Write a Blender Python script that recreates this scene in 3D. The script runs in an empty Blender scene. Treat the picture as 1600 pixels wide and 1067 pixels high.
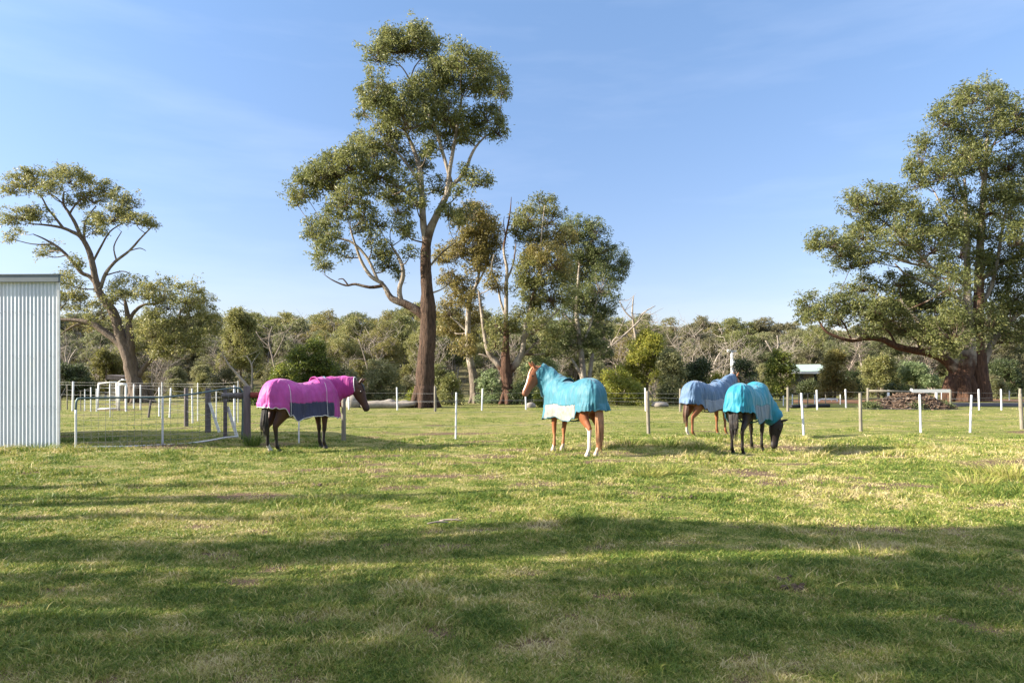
import bpy, math, random
import numpy as np
from mathutils import Vector, Matrix

# ------------------------------------------------------------------ camera, sky, sun, exposure
SC = bpy.context.scene
COL = SC.collection
FPX, CX, HY, CAMH = 1067.0, 800.0, 590.0, 1.6      # focal length / centre / horizon in photo pixels, eye height (m)
cam_data = bpy.data.cameras.new('camera')
cam = bpy.data.objects.new('camera', cam_data)
COL.objects.link(cam)
cam.location = (0, 0, CAMH)
cam.rotation_euler = (math.radians(90), 0, 0)
cam_data.sensor_width = 36.0
cam_data.lens = 36.0 * FPX / 1600.0
cam_data.shift_y = (HY - 533.5) / 1600.0
cam_data.clip_end = 6000
SC.camera = cam

SUN_EL, SUN_AZ = 25.0, 5.0                          # sun elevation; degrees behind due left of the camera
_e, _a = math.radians(SUN_EL), math.radians(SUN_AZ)
SUN_DIR = Vector((-math.cos(_e) * math.cos(_a), -math.cos(_e) * math.sin(_a), math.sin(_e)))
sun_data = bpy.data.lights.new('sun', 'SUN')
sun_data.energy = 5.0
sun_data.angle = math.radians(0.5)
sun_data.color = (1.0, 0.90, 0.76)
sun = bpy.data.objects.new('sun', sun_data)
COL.objects.link(sun)
sun.rotation_euler = SUN_DIR.to_track_quat('Z', 'Y').to_euler()

world = bpy.data.worlds.new("World")
SC.world = world
world.use_nodes = True
wn, wl = world.node_tree.nodes, world.node_tree.links
wn.clear()
w_out = wn.new('ShaderNodeOutputWorld')
w_bg = wn.new('ShaderNodeBackground')
w_sky = wn.new('ShaderNodeTexSky')
w_sky.sky_type = 'NISHITA'
w_sky.sun_disc = False
w_sky.sun_elevation = _e
w_sky.sun_rotation = math.atan2(SUN_DIR.x, SUN_DIR.y)
w_sky.air_density = 1.0
w_sky.dust_density = 0.35
w_sky.ozone_density = 3.0
w_bg.inputs['Strength'].default_value = 0.091
# thin cirrus streaks high in the sky, plus an added fill veil overhead
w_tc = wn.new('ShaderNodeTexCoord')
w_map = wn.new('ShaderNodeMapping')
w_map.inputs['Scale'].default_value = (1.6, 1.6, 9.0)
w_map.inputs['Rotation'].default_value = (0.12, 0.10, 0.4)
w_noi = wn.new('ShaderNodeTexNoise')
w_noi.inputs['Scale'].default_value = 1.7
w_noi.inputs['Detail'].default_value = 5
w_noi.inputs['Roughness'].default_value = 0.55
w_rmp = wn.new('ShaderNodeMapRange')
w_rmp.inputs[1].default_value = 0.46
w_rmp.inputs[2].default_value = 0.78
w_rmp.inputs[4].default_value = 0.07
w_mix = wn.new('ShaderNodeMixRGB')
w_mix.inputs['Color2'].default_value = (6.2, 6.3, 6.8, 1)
wl.new(w_tc.outputs['Generated'], w_map.inputs['Vector'])
wl.new(w_map.outputs['Vector'], w_noi.inputs['Vector'])
wl.new(w_noi.outputs['Fac'], w_rmp.inputs[0])
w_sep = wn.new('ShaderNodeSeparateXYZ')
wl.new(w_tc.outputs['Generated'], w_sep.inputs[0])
w_el = wn.new('ShaderNodeMapRange')                 # unseen bright veil towards the zenith, added to lift the shade
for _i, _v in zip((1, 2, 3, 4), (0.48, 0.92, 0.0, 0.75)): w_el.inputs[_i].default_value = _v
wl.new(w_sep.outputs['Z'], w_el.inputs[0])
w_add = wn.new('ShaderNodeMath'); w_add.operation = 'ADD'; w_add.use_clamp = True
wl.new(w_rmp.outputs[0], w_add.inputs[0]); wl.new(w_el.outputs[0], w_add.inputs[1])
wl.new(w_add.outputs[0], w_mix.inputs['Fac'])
w_hz = wn.new('ShaderNodeMapRange')                 # a faint lavender veil low over the horizon
for _i, _v in zip((1, 2, 3, 4), (0.0, 0.55, 1.0, 0.0)): w_hz.inputs[_i].default_value = _v
w_tint = wn.new('ShaderNodeMixRGB'); w_tint.blend_type = 'MULTIPLY'
w_tint.inputs['Color2'].default_value = (0.66, 0.53, 0.57, 1)
wl.new(w_sep.outputs['Z'], w_hz.inputs[0])
wl.new(w_hz.outputs[0], w_tint.inputs['Fac'])
wl.new(w_sky.outputs['Color'], w_tint.inputs['Color1'])
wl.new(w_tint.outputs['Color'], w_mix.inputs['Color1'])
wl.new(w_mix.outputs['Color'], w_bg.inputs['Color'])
wl.new(w_bg.outputs['Background'], w_out.inputs['Surface'])

SC.view_settings.view_transform = 'Standard'
SC.view_settings.look = 'None'
SC.view_settings.exposure = 1.72
SC.view_settings.gamma = 1.0
SC.view_settings.use_curve_mapping = False
SC.cycles.max_bounces = 6
SC.cycles.transparent_max_bounces = 4

RNG = np.random.default_rng(7)
random.seed(7)

# ------------------------------------------------------------------ helpers
def tag(o, label=None, cat=None, group=None, kind=None):
    if label: o['label'] = label
    if cat: o['category'] = cat
    if group: o['group'] = group
    if kind: o['kind'] = kind
    return o

def empty(name, loc, rz=0.0):
    o = bpy.data.objects.new(name, None)
    COL.objects.link(o)
    o.location = loc
    o.rotation_euler = (0, 0, rz)
    o.empty_display_size = 0.3
    return o

def vnoise(x, y, seed=0):
    """cheap smooth 2-D noise from a sum of sines, about -1..1"""
    s = np.random.default_rng(seed)
    r = 0
    for k in range(6):
        a, ph, f = s.uniform(0, 6.28), s.uniform(0, 6.28), s.uniform(0.6, 1.7)
        r = r + np.sin((x * math.cos(a) + y * math.sin(a)) * f + ph)
    return r / 3.2

class MB:
    """collects quads/tris; build() links them as one mesh object"""
    def __init__(self):
        self.v, self.q, self.t, self.n, self.att = [], [], [], 0, []
    def add(self, V, Q=None, T=None, att=None):
        V = np.asarray(V, dtype=np.float32).reshape(-1, 3)
        if Q is not None and len(Q): self.q.append(np.asarray(Q, dtype=np.int32).reshape(-1, 4) + self.n)
        if T is not None and len(T): self.t.append(np.asarray(T, dtype=np.int32).reshape(-1, 3) + self.n)
        self.v.append(V)
        a = np.zeros(len(V), np.float32) if att is None else np.broadcast_to(np.asarray(att, np.float32), (len(V),))
        self.att.append(a)
        self.n += len(V)
    def build(self, name, mat, parent=None, smooth=True, offset=None, attname='tint'):
        V = np.concatenate(self.v)
        if offset is not None: V = V - np.asarray(offset, np.float32)
        Q = np.concatenate(self.q) if self.q else np.zeros((0, 4), np.int32)
        T = np.concatenate(self.t) if self.t else np.zeros((0, 3), np.int32)
        me = bpy.data.meshes.new(name)
        me.vertices.add(len(V)); me.vertices.foreach_set('co', V.ravel())
        nl = Q.size + T.size
        me.loops.add(nl); me.polygons.add(len(Q) + len(T))
        me.loops.foreach_set('vertex_index', np.concatenate([Q.ravel(), T.ravel()]).astype(np.int32))
        st = np.concatenate([np.arange(len(Q)) * 4, Q.size + np.arange(len(T)) * 3]).astype(np.int32)
        me.polygons.foreach_set('loop_start', st)
        me.polygons.foreach_set('use_smooth', np.full(len(st), bool(smooth)))
        at = me.attributes.new(attname, 'FLOAT', 'POINT')
        at.data.foreach_set('value', np.concatenate(self.att))
        me.update(calc_edges=True)
        me.validate()
        if mat: me.materials.append(mat)
        o = bpy.data.objects.new(name, me)
        COL.objects.link(o)
        if parent is not None: o.parent = parent
        return o
    # --- shapes
    def tube(self, pts, radii, n=8, att=0.0, cap=True, rough=0.0, smooth=2, flat=None):
        P = np.asarray(pts, float); R = np.asarray(radii, float)
        A = np.broadcast_to(np.asarray(att, float), (len(P),)).copy()
        if smooth > 1 and len(P) > 2:
            tt = np.linspace(0, len(P) - 1, (len(P) - 1) * smooth + 1)
            i = np.clip(tt.astype(int), 0, len(P) - 2); f = (tt - i)[:, None]
            p0 = P[np.maximum(i - 1, 0)]; p1 = P[i]; p2 = P[i + 1]; p3 = P[np.minimum(i + 2, len(P) - 1)]
            R = np.interp(tt, np.arange(len(P)), R); A = np.interp(tt, np.arange(len(P)), A)
            P = 0.5 * ((2 * p1) + (-p0 + p2) * f + (2 * p0 - 5 * p1 + 4 * p2 - p3) * f ** 2 + (-p0 + 3 * p1 - 3 * p2 + p3) * f ** 3)
        T = np.gradient(P, axis=0); T /= np.linalg.norm(T, axis=1)[:, None] + 1e-9
        u = np.cross(T[0], [0.3, 0.9, 0.1] if abs(T[0][1]) < 0.85 else [1, 0, 0]); u /= np.linalg.norm(u)
        ang = np.arange(n) * 2 * math.pi / n
        rows = []
        for k in range(len(P)):
            u = u - T[k] * np.dot(u, T[k]); u /= np.linalg.norm(u) + 1e-9
            w = np.cross(T[k], u)
            rr = R[k] * (1 + (rough * RNG.uniform(-1, 1, n) if rough else 0))
            rows.append(P[k] + (np.cos(ang) * rr)[:, None] * u + (np.sin(ang) * rr)[:, None] * w)
        V = np.concatenate(rows); m = len(P)
        k, j = np.meshgrid(np.arange(m - 1), np.arange(n), indexing='ij')
        j2 = (j + 1) % n
        Q = np.stack([k * n + j, k * n + j2, (k + 1) * n + j2, (k + 1) * n + j], -1).reshape(-1, 4)
        Tt = None; AV = np.repeat(A, n)
        if cap:
            V = np.concatenate([V, P[:1], P[-1:]]); AV = np.concatenate([AV, A[:1], A[-1:]])
            a, b = m * n, m * n + 1; jj = np.arange(n); j2 = (jj + 1) % n
            Tt = np.concatenate([np.stack([np.full(n, a), j2, jj], -1), np.stack([np.full(n, b), (m - 1) * n + jj, (m - 1) * n + j2], -1)])
        self.add(V, Q, Tt, AV)
    def box(self, c, s, rz=0.0, att=0.0, tilt=None, bev=0.0):
        hx, hy, hz = s[0] / 2, s[1] / 2, s[2] / 2
        V = np.array([[x, y, z] for x in (-hx, hx) for y in (-hy, hy) for z in (-hz, hz)], float)
        if tilt is not None: V = V @ np.array(Matrix.Rotation(tilt[0], 3, tilt[1])).T
        ca, sa = math.cos(rz), math.sin(rz)
        V = V @ np.array([[ca, -sa, 0], [sa, ca, 0], [0, 0, 1]]).T + np.asarray(c, float)
        Q = [[0, 1, 3, 2], [4, 6, 7, 5], [0, 4, 5, 1], [2, 3, 7, 6], [0, 2, 6, 4], [1, 5, 7, 3]]
        self.add(V, Q, att=att)
    def leaves(self, C, length, width, droop=0.5, tint=None):
        n = len(C)
        A = RNG.normal(size=(n, 3)); A[:, 2] = A[:, 2] * 0.6 - droop * 1.3
        A /= np.linalg.norm(A, axis=1)[:, None]
        S = np.cross(A, RNG.normal(size=(n, 3))); S /= np.linalg.norm(S, axis=1)[:, None] + 1e-9
        L = (length * RNG.uniform(0.7, 1.3, n))[:, None]; W = (width * RNG.uniform(0.7, 1.3, n))[:, None] / 2
        V = np.stack([C, C + A * L * 0.45 + S * W, C + A * L, C + A * L * 0.45 - S * W], 1).reshape(-1, 3)
        Q = np.arange(n * 4).reshape(-1, 4)
        tint = RNG.uniform(0, 1, n) if tint is None else tint
        self.add(V, Q, att=np.repeat(tint, 4))

def ground_h(x, y):
    x = np.asarray(x, float); y = np.asarray(y, float)
    near = np.clip((30 - y) / 8, 0, 1) * np.clip((y + 4) / 6, 0, 1)
    h = (0.022 * vnoise(x * 0.9, y * 0.9, 3) + 0.030 * vnoise(x * 0.32, y * 0.32, 4)) * near
    def bump(cx, cy, rx, ry, a):
        return a * np.exp(-((x - cx) / rx) ** 2 - ((y - cy) / ry) ** 2)
    h = h + bump(2.9, 16.2, 1.3, 0.7, 0.13) + bump(4.3, 16.6, 0.8, 0.6, 0.08) - bump(6.7, 15.0, 1.4, 0.7, 0.10) \
        + bump(6.3, 17.6, 1.6, 0.6, 0.09) + bump(9.5, 13.0, 1.5, 0.8, 0.10) + bump(2.6, 12.3, 0.9, 0.3, 0.06) + bump(-11.5, 14.4, 1.6, 0.5, 0.07)
    far = np.clip((y - 62) / 140, 0, 1)
    h = h + far * far * (3 - 2 * far) * 9.0
    return h

def ray(x, y, d):
    """the point at depth d that the photo shows at pixel (x, y)"""
    return np.array([(x - CX) * d / FPX, d, CAMH + (HY - y) * d / FPX])

def gp(x, d, sink=0.0):
    X = (x - CX) * d / FPX
    return np.array([X, d, float(ground_h(X, d)) - sink])

# ------------------------------------------------------------------ materials
def new_mat(name):
    m = bpy.data.materials.new(name); m.use_nodes = True
    nt = m.node_tree
    return m, nt.nodes, nt.links, nt.nodes['Principled BSDF']

def noise_node(n, l, scale, detail=4, vec=None, rough=0.5):
    t = n.new('ShaderNodeTexNoise'); t.inputs['Scale'].default_value = scale
    t.inputs['Detail'].default_value = detail; t.inputs['Roughness'].default_value = rough
    if vec is not None: l.new(vec, t.inputs['Vector'])
    return t.outputs['Fac']

def ramp(n, l, fac, stops):
    r = n.new('ShaderNodeValToRGB')
    e = r.color_ramp.elements
    e[0].position, e[0].color = stops[0][0], (*stops[0][1], 1)
    e[1].position, e[1].color = stops[-1][0], (*stops[-1][1], 1)
    for p, c in stops[1:-1]:
        q = e.new(p); q.color = (*c, 1)
    l.new(fac, r.inputs['Fac'])
    return r.outputs['Color']

def rng_node(n, l, fac, a, b, c=0.0, d=1.0):
    r = n.new('ShaderNodeMapRange')
    for i, v in zip((1, 2, 3, 4), (a, b, c, d)): r.inputs[i].default_value = v
    l.new(fac, r.inputs[0])
    return r.outputs[0]

def mixc(n, l, fac, a, b, mode='MIX'):
    m = n.new('ShaderNodeMixRGB'); m.blend_type = mode
    for s, v in ((m.inputs['Fac'], fac), (m.inputs['Color1'], a), (m.inputs['Color2'], b)):
        if hasattr(v, 'links'): l.new(v, s)
        elif isinstance(v, (int, float)): s.default_value = v
        else: s.default_value = (*v, 1)
    return m.outputs['Color']

def bump_node(n, l, h, strength, dist, bsdf):
    b = n.new('ShaderNodeBump'); b.inputs['Strength'].default_value = strength; b.inputs['Distance'].default_value = dist
    l.new(h, b.inputs['Height']); l.new(b.outputs['Normal'], bsdf.inputs['Normal'])

def leaf_mat(name, dark, mid, light, trans=0.46):
    m, n, l, b = new_mat(name)
    a = n.new('ShaderNodeAttribute'); a.attribute_name = 'tint'
    oi = n.new('ShaderNodeObjectInfo')
    c = ramp(n, l, a.outputs['Fac'], [(0.0, dark), (0.55, mid), (1.0, light)])
    hs = n.new('ShaderNodeHueSaturation')
    l.new(rng_node(n, l, oi.outputs['Random'], 0, 1, 0.485, 0.515), hs.inputs['Hue'])
    l.new(rng_node(n, l, oi.outputs['Random'], 0, 1, 1.18, 0.82), hs.inputs['Value'])
    l.new(c, hs.inputs['Color'])
    l.new(hs.outputs['Color'], b.inputs['Base Color'])
    b.inputs['Roughness'].default_value = 0.48
    b.inputs['Specular IOR Level'].default_value = 0.35
    t = n.new('ShaderNodeBsdfTranslucent'); l.new(hs.outputs['Color'], t.inputs['Color'])
    mx = n.new('ShaderNodeMixShader'); mx.inputs['Fac'].default_value = trans
    l.new(b.outputs['BSDF'], mx.inputs[1]); l.new(t.outputs['BSDF'], mx.inputs[2])
    l.new(mx.outputs['Shader'], n['Material Output'].inputs['Surface'])
    return m

def bark_mat(name, rough_a, rough_b, pale_a, pale_b):
    """tint 0 = rough fibrous bark, 1 = smooth pale bark"""
    m, n, l, b = new_mat(name)
    g = n.new('ShaderNodeNewGeometry')
    mp = n.new('ShaderNodeMapping'); mp.inputs['Scale'].default_value = (1, 1, 0.16); l.new(g.outputs['Position'], mp.inputs['Vector'])
    st = noise_node(n, l, 12, 6, mp.outputs['Vector'], 0.7)
    bl = noise_node(n, l, 1.6, 4, g.outputs['Position'])
    a = n.new('ShaderNodeAttribute'); a.attribute_name = 'tint'
    r = ramp(n, l, st, [(0.33, rough_a), (0.68, rough_b)])
    p = ramp(n, l, bl, [(0.36, pale_b), (0.62, pale_a)])
    add = n.new('ShaderNodeMath'); add.operation = 'MULTIPLY_ADD'; add.inputs[1].default_value = 0.55
    l.new(bl, add.inputs[0]); l.new(a.outputs['Fac'], add.inputs[2])
    f = rng_node(n, l, add.outputs[0], 0.68, 0.88)
    c = mixc(n, l, f, r, p)
    l.new(c, b.inputs['Base Color'])
    b.inputs['Roughness'].default_value = 0.85
    b.inputs['Specular IOR Level'].default_value = 0.2
    bump_node(n, l, st, 1.0, 0.14, b)
    return m

def plain_mat(name, col, rough=0.7, var=0.12, scale=6.0, metal=0.0, bump=0.0, spec=0.3, streak=False):
    m, n, l, b = new_mat(name)
    tc = n.new('ShaderNodeTexCoord')
    vec = tc.outputs['Object']
    if streak:
        mp = n.new('ShaderNodeMapping'); mp.inputs['Scale'].default_value = (1, 1, 0.12); l.new(vec, mp.inputs['Vector']); vec = mp.outputs['Vector']
    f = noise_node(n, l, scale, 5, vec, 0.6)
    lo = tuple(c * (1 - var) for c in col); hi = tuple(min(1, c * (1 + var)) for c in col)
    l.new(ramp(n, l, f, [(0.3, lo), (0.7, hi)]), b.inputs['Base Color'])
    b.inputs['Roughness'].default_value = rough; b.inputs['Metallic'].default_value = metal
    b.inputs['Specular IOR Level'].default_value = spec
    if bump: bump_node(n, l, f, bump, 0.02, b)
    return m

M = {}
M['leaf_gum'] = leaf_mat('gum_leaves', (0.099, 0.113, 0.037), (0.212, 0.224, 0.072), (0.375, 0.345, 0.133))
M['leaf_olive'] = leaf_mat('olive_leaves', (0.113, 0.112, 0.032), (0.221, 0.203, 0.058), (0.351, 0.292, 0.106))
M['leaf_green'] = leaf_mat('deep_green_leaves', (0.069, 0.091, 0.030), (0.146, 0.175, 0.063), (0.270, 0.283, 0.124))
M['leaf_wattle'] = leaf_mat('wattle_leaves', (0.062, 0.093, 0.018), (0.143, 0.175, 0.032), (0.277, 0.286, 0.055))
M['leaf_wattle_y'] = leaf_mat('bright_wattle_leaves', (0.121, 0.157, 0.026), (0.231, 0.250, 0.041), (0.386, 0.368, 0.066))
M['leaf_grey'] = leaf_mat('grey_green_leaves', (0.115, 0.127, 0.052), (0.217, 0.226, 0.097), (0.337, 0.323, 0.156))
M['leaf_brown'] = leaf_mat('brownish_leaves', (0.088, 0.092, 0.042), (0.165, 0.162, 0.076), (0.265, 0.240, 0.125))
M['leaf_pale'] = leaf_mat('pale_green_leaves', (0.148, 0.200, 0.078), (0.269, 0.329, 0.148), (0.450, 0.484, 0.260))
M['leaf_dark'] = leaf_mat('dark_leaves', (0.037, 0.055, 0.023), (0.074, 0.099, 0.037), (0.140, 0.156, 0.059))
M['bark_gum'] = bark_mat('gum_bark', (0.028, 0.018, 0.013), (0.140, 0.086, 0.057), (0.40, 0.34, 0.27), (0.20, 0.165, 0.13))
M['bark_red'] = bark_mat('reddish_bark', (0.042, 0.024, 0.017), (0.170, 0.092, 0.058), (0.42, 0.36, 0.29), (0.22, 0.18, 0.145))
M['bark_grey'] = bark_mat('grey_bark', (0.085, 0.065, 0.050), (0.230, 0.175, 0.130), (0.42, 0.37, 0.31), (0.23, 0.19, 0.155))
M['bark_pale'] = bark_mat('pale_bark', (0.12, 0.095, 0.072), (0.28, 0.23, 0.18), (0.44, 0.39, 0.32), (0.24, 0.20, 0.16))
M['dead_wood'] = plain_mat('bleached_dead_wood', (0.30, 0.26, 0.215), 0.9, 0.25, 5, bump=0.3)
M['dead_twig'] = plain_mat('grey_dead_twigs', (0.26, 0.215, 0.175), 0.9, 0.25, 3)
M['white_post'] = plain_mat('white_plastic', (0.66, 0.67, 0.67), 0.45, 0.08, 12)
M['timber'] = plain_mat('weathered_treated_timber', (0.20, 0.18, 0.14), 0.9, 0.3, 14, bump=0.4, streak=True)
M['timber_dark'] = plain_mat('dark_weathered_timber', (0.115, 0.098, 0.095), 0.9, 0.3, 14, bump=0.5, streak=True)
M['timber_red'] = plain_mat('red_brown_timber', (0.20, 0.045, 0.035), 0.8, 0.25, 12, bump=0.3)
M['wire'] = plain_mat('fence_wire', (0.25, 0.25, 0.25), 0.5, 0.1, 5, metal=0.4)
M['galv'] = plain_mat('galvanised_tube', (0.56, 0.58, 0.58), 0.5, 0.12, 8, metal=0.1)
M['galv_shade'] = plain_mat('shaded_steel_tube', (0.10, 0.15, 0.15), 0.45, 0.12, 8, metal=0.3)  # galvanised tube coloured darker for the shade on the gate's upper part
M['paint_white'] = plain_mat('white_paint', (0.75, 0.74, 0.70), 0.5, 0.08, 9)
M['rock'] = plain_mat('pale_granite', (0.24, 0.215, 0.185), 0.9, 0.25, 3, bump=0.5)
M['pole'] = plain_mat('grey_pole', (0.50, 0.51, 0.50), 0.6, 0.12, 4)

# ------------------------------------------------------------------ ground
def ground_material():
    m, n, l, b = new_mat('paddock_grass_ground')
    g = n.new('ShaderNodeNewGeometry'); pos = g.outputs['Position']
    big = noise_node(n, l, 0.33, 3, pos)
    mid = noise_node(n, l, 1.9, 4, pos, 0.6)
    fine = noise_node(n, l, 38, 3, pos, 0.7)
    a = n.new('ShaderNodeAttribute'); a.attribute_name = 'dirt'
    green = ramp(n, l, fine, [(0.25, (0.050, 0.068, 0.015)), (0.75, (0.225, 0.255, 0.050))])
    straw = ramp(n, l, fine, [(0.25, (0.130, 0.105, 0.048)), (0.75, (0.400, 0.330, 0.160))])
    s = n.new('ShaderNodeMath'); s.operation = 'MULTIPLY_ADD'; s.inputs[1].default_value = 0.6; l.new(big, s.inputs[0]); l.new(mid, s.inputs[2])
    c = mixc(n, l, rng_node(n, l, s.outputs[0], 0.68, 1.02, 0.10, 0.85), green, straw)
    dirt = ramp(n, l, fine, [(0.3, (0.075, 0.050, 0.032)), (0.75, (0.190, 0.130, 0.085))])
    d = n.new('ShaderNodeMath'); d.operation = 'MULTIPLY_ADD'; d.inputs[1].default_value = 0.9; l.new(mid, d.inputs[0]); l.new(a.outputs['Fac'], d.inputs[2])
    c = mixc(n, l, rng_node(n, l, d.outputs[0], 0.72, 0.98), c, dirt)
    # leaf litter colour under the woodland on the rise
    sp = n.new('ShaderNodeSeparateXYZ'); l.new(pos, sp.inputs[0])
    c = mixc(n, l, rng_node(n, l, sp.outputs['Y'], 50, 66), c, ramp(n, l, mid, [(0.3, (0.060, 0.055, 0.025)), (0.7, (0.130, 0.115, 0.055))]))
    l.new(c, b.inputs['Base Color'])
    b.inputs['Roughness'].default_value = 0.95; b.inputs['Specular IOR Level'].default_value = 0.1
    ad = n.new('ShaderNodeMath'); ad.operation = 'ADD'; l.new(mid, ad.inputs[0]); l.new(fine, ad.inputs[1])
    bump_node(n, l, ad.outputs[0], 0.6, 0.05, b)
    return m

DIRT = [(-8.2, 15.9, 1.7, 0.9, .75), (-5.8, 16.6, 0.9, 0.6, .6), (-1.9, 19.8, 1.7, 0.6, .75), (-3.6, 20.2, 1.0, 0.5, .5), (3.0, 12.6, 1.4, 0.35, .7), (2.0, 15.6, 1.2, 0.6, .45),
        (4.6, 15.0, 1.0, 0.5, .55), (5.2, 13.6, 1.0, 0.4, .45), (3.9, 10.3, 0.35, 0.18, .8), (1.75, 9.4, 0.45, 0.16, .9), (-1.1, 8.0, 0.35, 0.16, .5), (2.2, 5.2, 0.25, 0.12, .9), (2.0, 4.6, 0.2, 0.10, .7),
        (-22, 40, 3.0, 1.5, .8), (-19.5, 34, 2.5, 1.2, .7), (0.3, 3.9, 0.5, 0.2, .3), (-2.3, 3.9, 0.5, 0.2, .3), (3.4, 7.2, 0.6, 0.2, .4), (11, 17.5, 1.6, .5, .4)]
_r = np.random.default_rng(77)
for _k in range(260):
    _y = 1707.0 / _r.uniform(70, 480); _x = _r.uniform(-.8, .8) * _y; _w = _r.uniform(.05, .2) * (_y / 5) ** .6
    DIRT.append((_x, _y, _w * 1.6, _w, _r.uniform(.45, .95)))
for _k in range(44):
    _y = _r.uniform(9.0, 16.0); _x = _r.uniform(-5, 11.5); DIRT.append((_x, _y, _r.uniform(.5, 1.3), _r.uniform(.2, .5), _r.uniform(.5, .8)))
def dirt_at(x, y):
    r = np.zeros_like(np.asarray(x, float))
    for cx, cy, rx, ry, a in DIRT:
        r = np.maximum(r, a * np.exp(-((x - cx) / rx) ** 2 - ((y - cy) / ry) ** 2))
    return r

def sym(fine, step, far, g=1.28):
    a = list(np.arange(0, fine, step)); s = step
    while a[-1] < far:
        s *= g; a.append(a[-1] + s)
    a = np.array(a)
    return np.concatenate([-a[:0:-1], a])
xs = sym(16, 0.2, 2500)
ys = sym(15, 0.2, 3000) + 13.0
XX, YY = np.meshgrid(xs, ys, indexing='xy')
ZZ = ground_h(XX, YY)
mb = MB()
nx, ny = len(xs), len(ys)
I, J = np.meshgrid(np.arange(ny - 1), np.arange(nx - 1), indexing='ij')
mb.add(np.stack([XX, YY, ZZ], -1).reshape(-1, 3), np.stack([I * nx + J, I * nx + J + 1, (I + 1) * nx + J + 1, (I + 1) * nx + J], -1).reshape(-1, 4), att=dirt_at(XX, YY).ravel())
ground = mb.build('ground', ground_material(), attname='dirt')
tag(ground, 'green and straw coloured paddock grass ground with dirt patches', 'ground', kind='structure')

def sheet(name, pts, z, mat, label, cat):
    m_ = MB(); P_ = np.array([[p[0], p[1], z] for p in pts], float)
    m_.add(P_, np.array([[i, i + 1, i + 2, i + 3] for i in range(0, len(P_), 4)]))
    o = m_.build(name, mat, smooth=False)
    return tag(o, label, cat, kind='structure')
M['arena'] = plain_mat('orange_sand', (0.50, 0.24, 0.11), 0.95, 0.15, 2, bump=0.2)
M['asphalt'] = plain_mat('dark_asphalt', (0.060, 0.058, 0.060), 0.9, 0.25, 3, bump=0.3)
def quad_px(x0, x1, d0, d1): return [((x0 - CX) * d0 / FPX, d0), ((x1 - CX) * d0 / FPX, d0), ((x1 - CX) * d1 / FPX, d1), ((x0 - CX) * d1 / FPX, d1)]
sheet('sand_arena', quad_px(1240, 1420, 42.5, 50), 0.02, M['arena'], 'strip of orange sand behind the far fence', 'arena')
sheet('dirt_track', quad_px(1530, 1720, 45, 50), 0.02, M['arena'], 'orange dirt track at the foot of the huge gum tree', 'track')
sheet('driveway', quad_px(1455, 1760, 38.0, 43.5), 0.02, M['asphalt'], 'shaded grey asphalt driveway beside the brown mulch heap', 'driveway')

# ------------------------------------------------------------------ grass
def grass_material():
    m, n, l, b = new_mat('grass_blades')
    g = n.new('ShaderNodeNewGeometry'); pos = g.outputs['Position']
    a = n.new('ShaderNodeAttribute'); a.attribute_name = 'tint'
    big = noise_node(n, l, 0.33, 3, pos); mid = noise_node(n, l, 1.9, 4, pos, 0.6)
    s = n.new('ShaderNodeMath'); s.operation = 'MULTIPLY_ADD'; s.inputs[1].default_value = 0.6; l.new(big, s.inputs[0]); l.new(mid, s.inputs[2])
    zone = rng_node(n, l, s.outputs[0], 0.70, 1.05, -0.24, 0.52)
    f = n.new('ShaderNodeMath'); f.operation = 'ADD'; l.new(a.outputs['Fac'], f.inputs[0]); l.new(zone, f.inputs[1])
    c = ramp(n, l, f.outputs[0], [(0.0, (0.062, 0.115, 0.018)), (0.38, (0.168, 0.232, 0.036)), (0.62, (0.325, 0.325, 0.072)), (0.84, (0.480, 0.400, 0.165)), (1.0, (0.560, 0.480, 0.260))])
    l.new(c, b.inputs['Base Color'])
    b.inputs['Roughness'].default_value = 0.55; b.inputs['Specular IOR Level'].default_value = 0.25
    t = n.new('ShaderNodeBsdfTranslucent'); l.new(c, t.inputs['Color'])
    mx = n.new('ShaderNodeMixShader'); mx.inputs['Fac'].default_value = 0.3
    l.new(b.outputs['BSDF'], mx.inputs[1]); l.new(t.outputs['BSDF'], mx.inputs[2])
    l.new(mx.outputs['Shader'], n['Material Output'].inputs['Surface'])
    return m
M['grass'] = grass_material()

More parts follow.
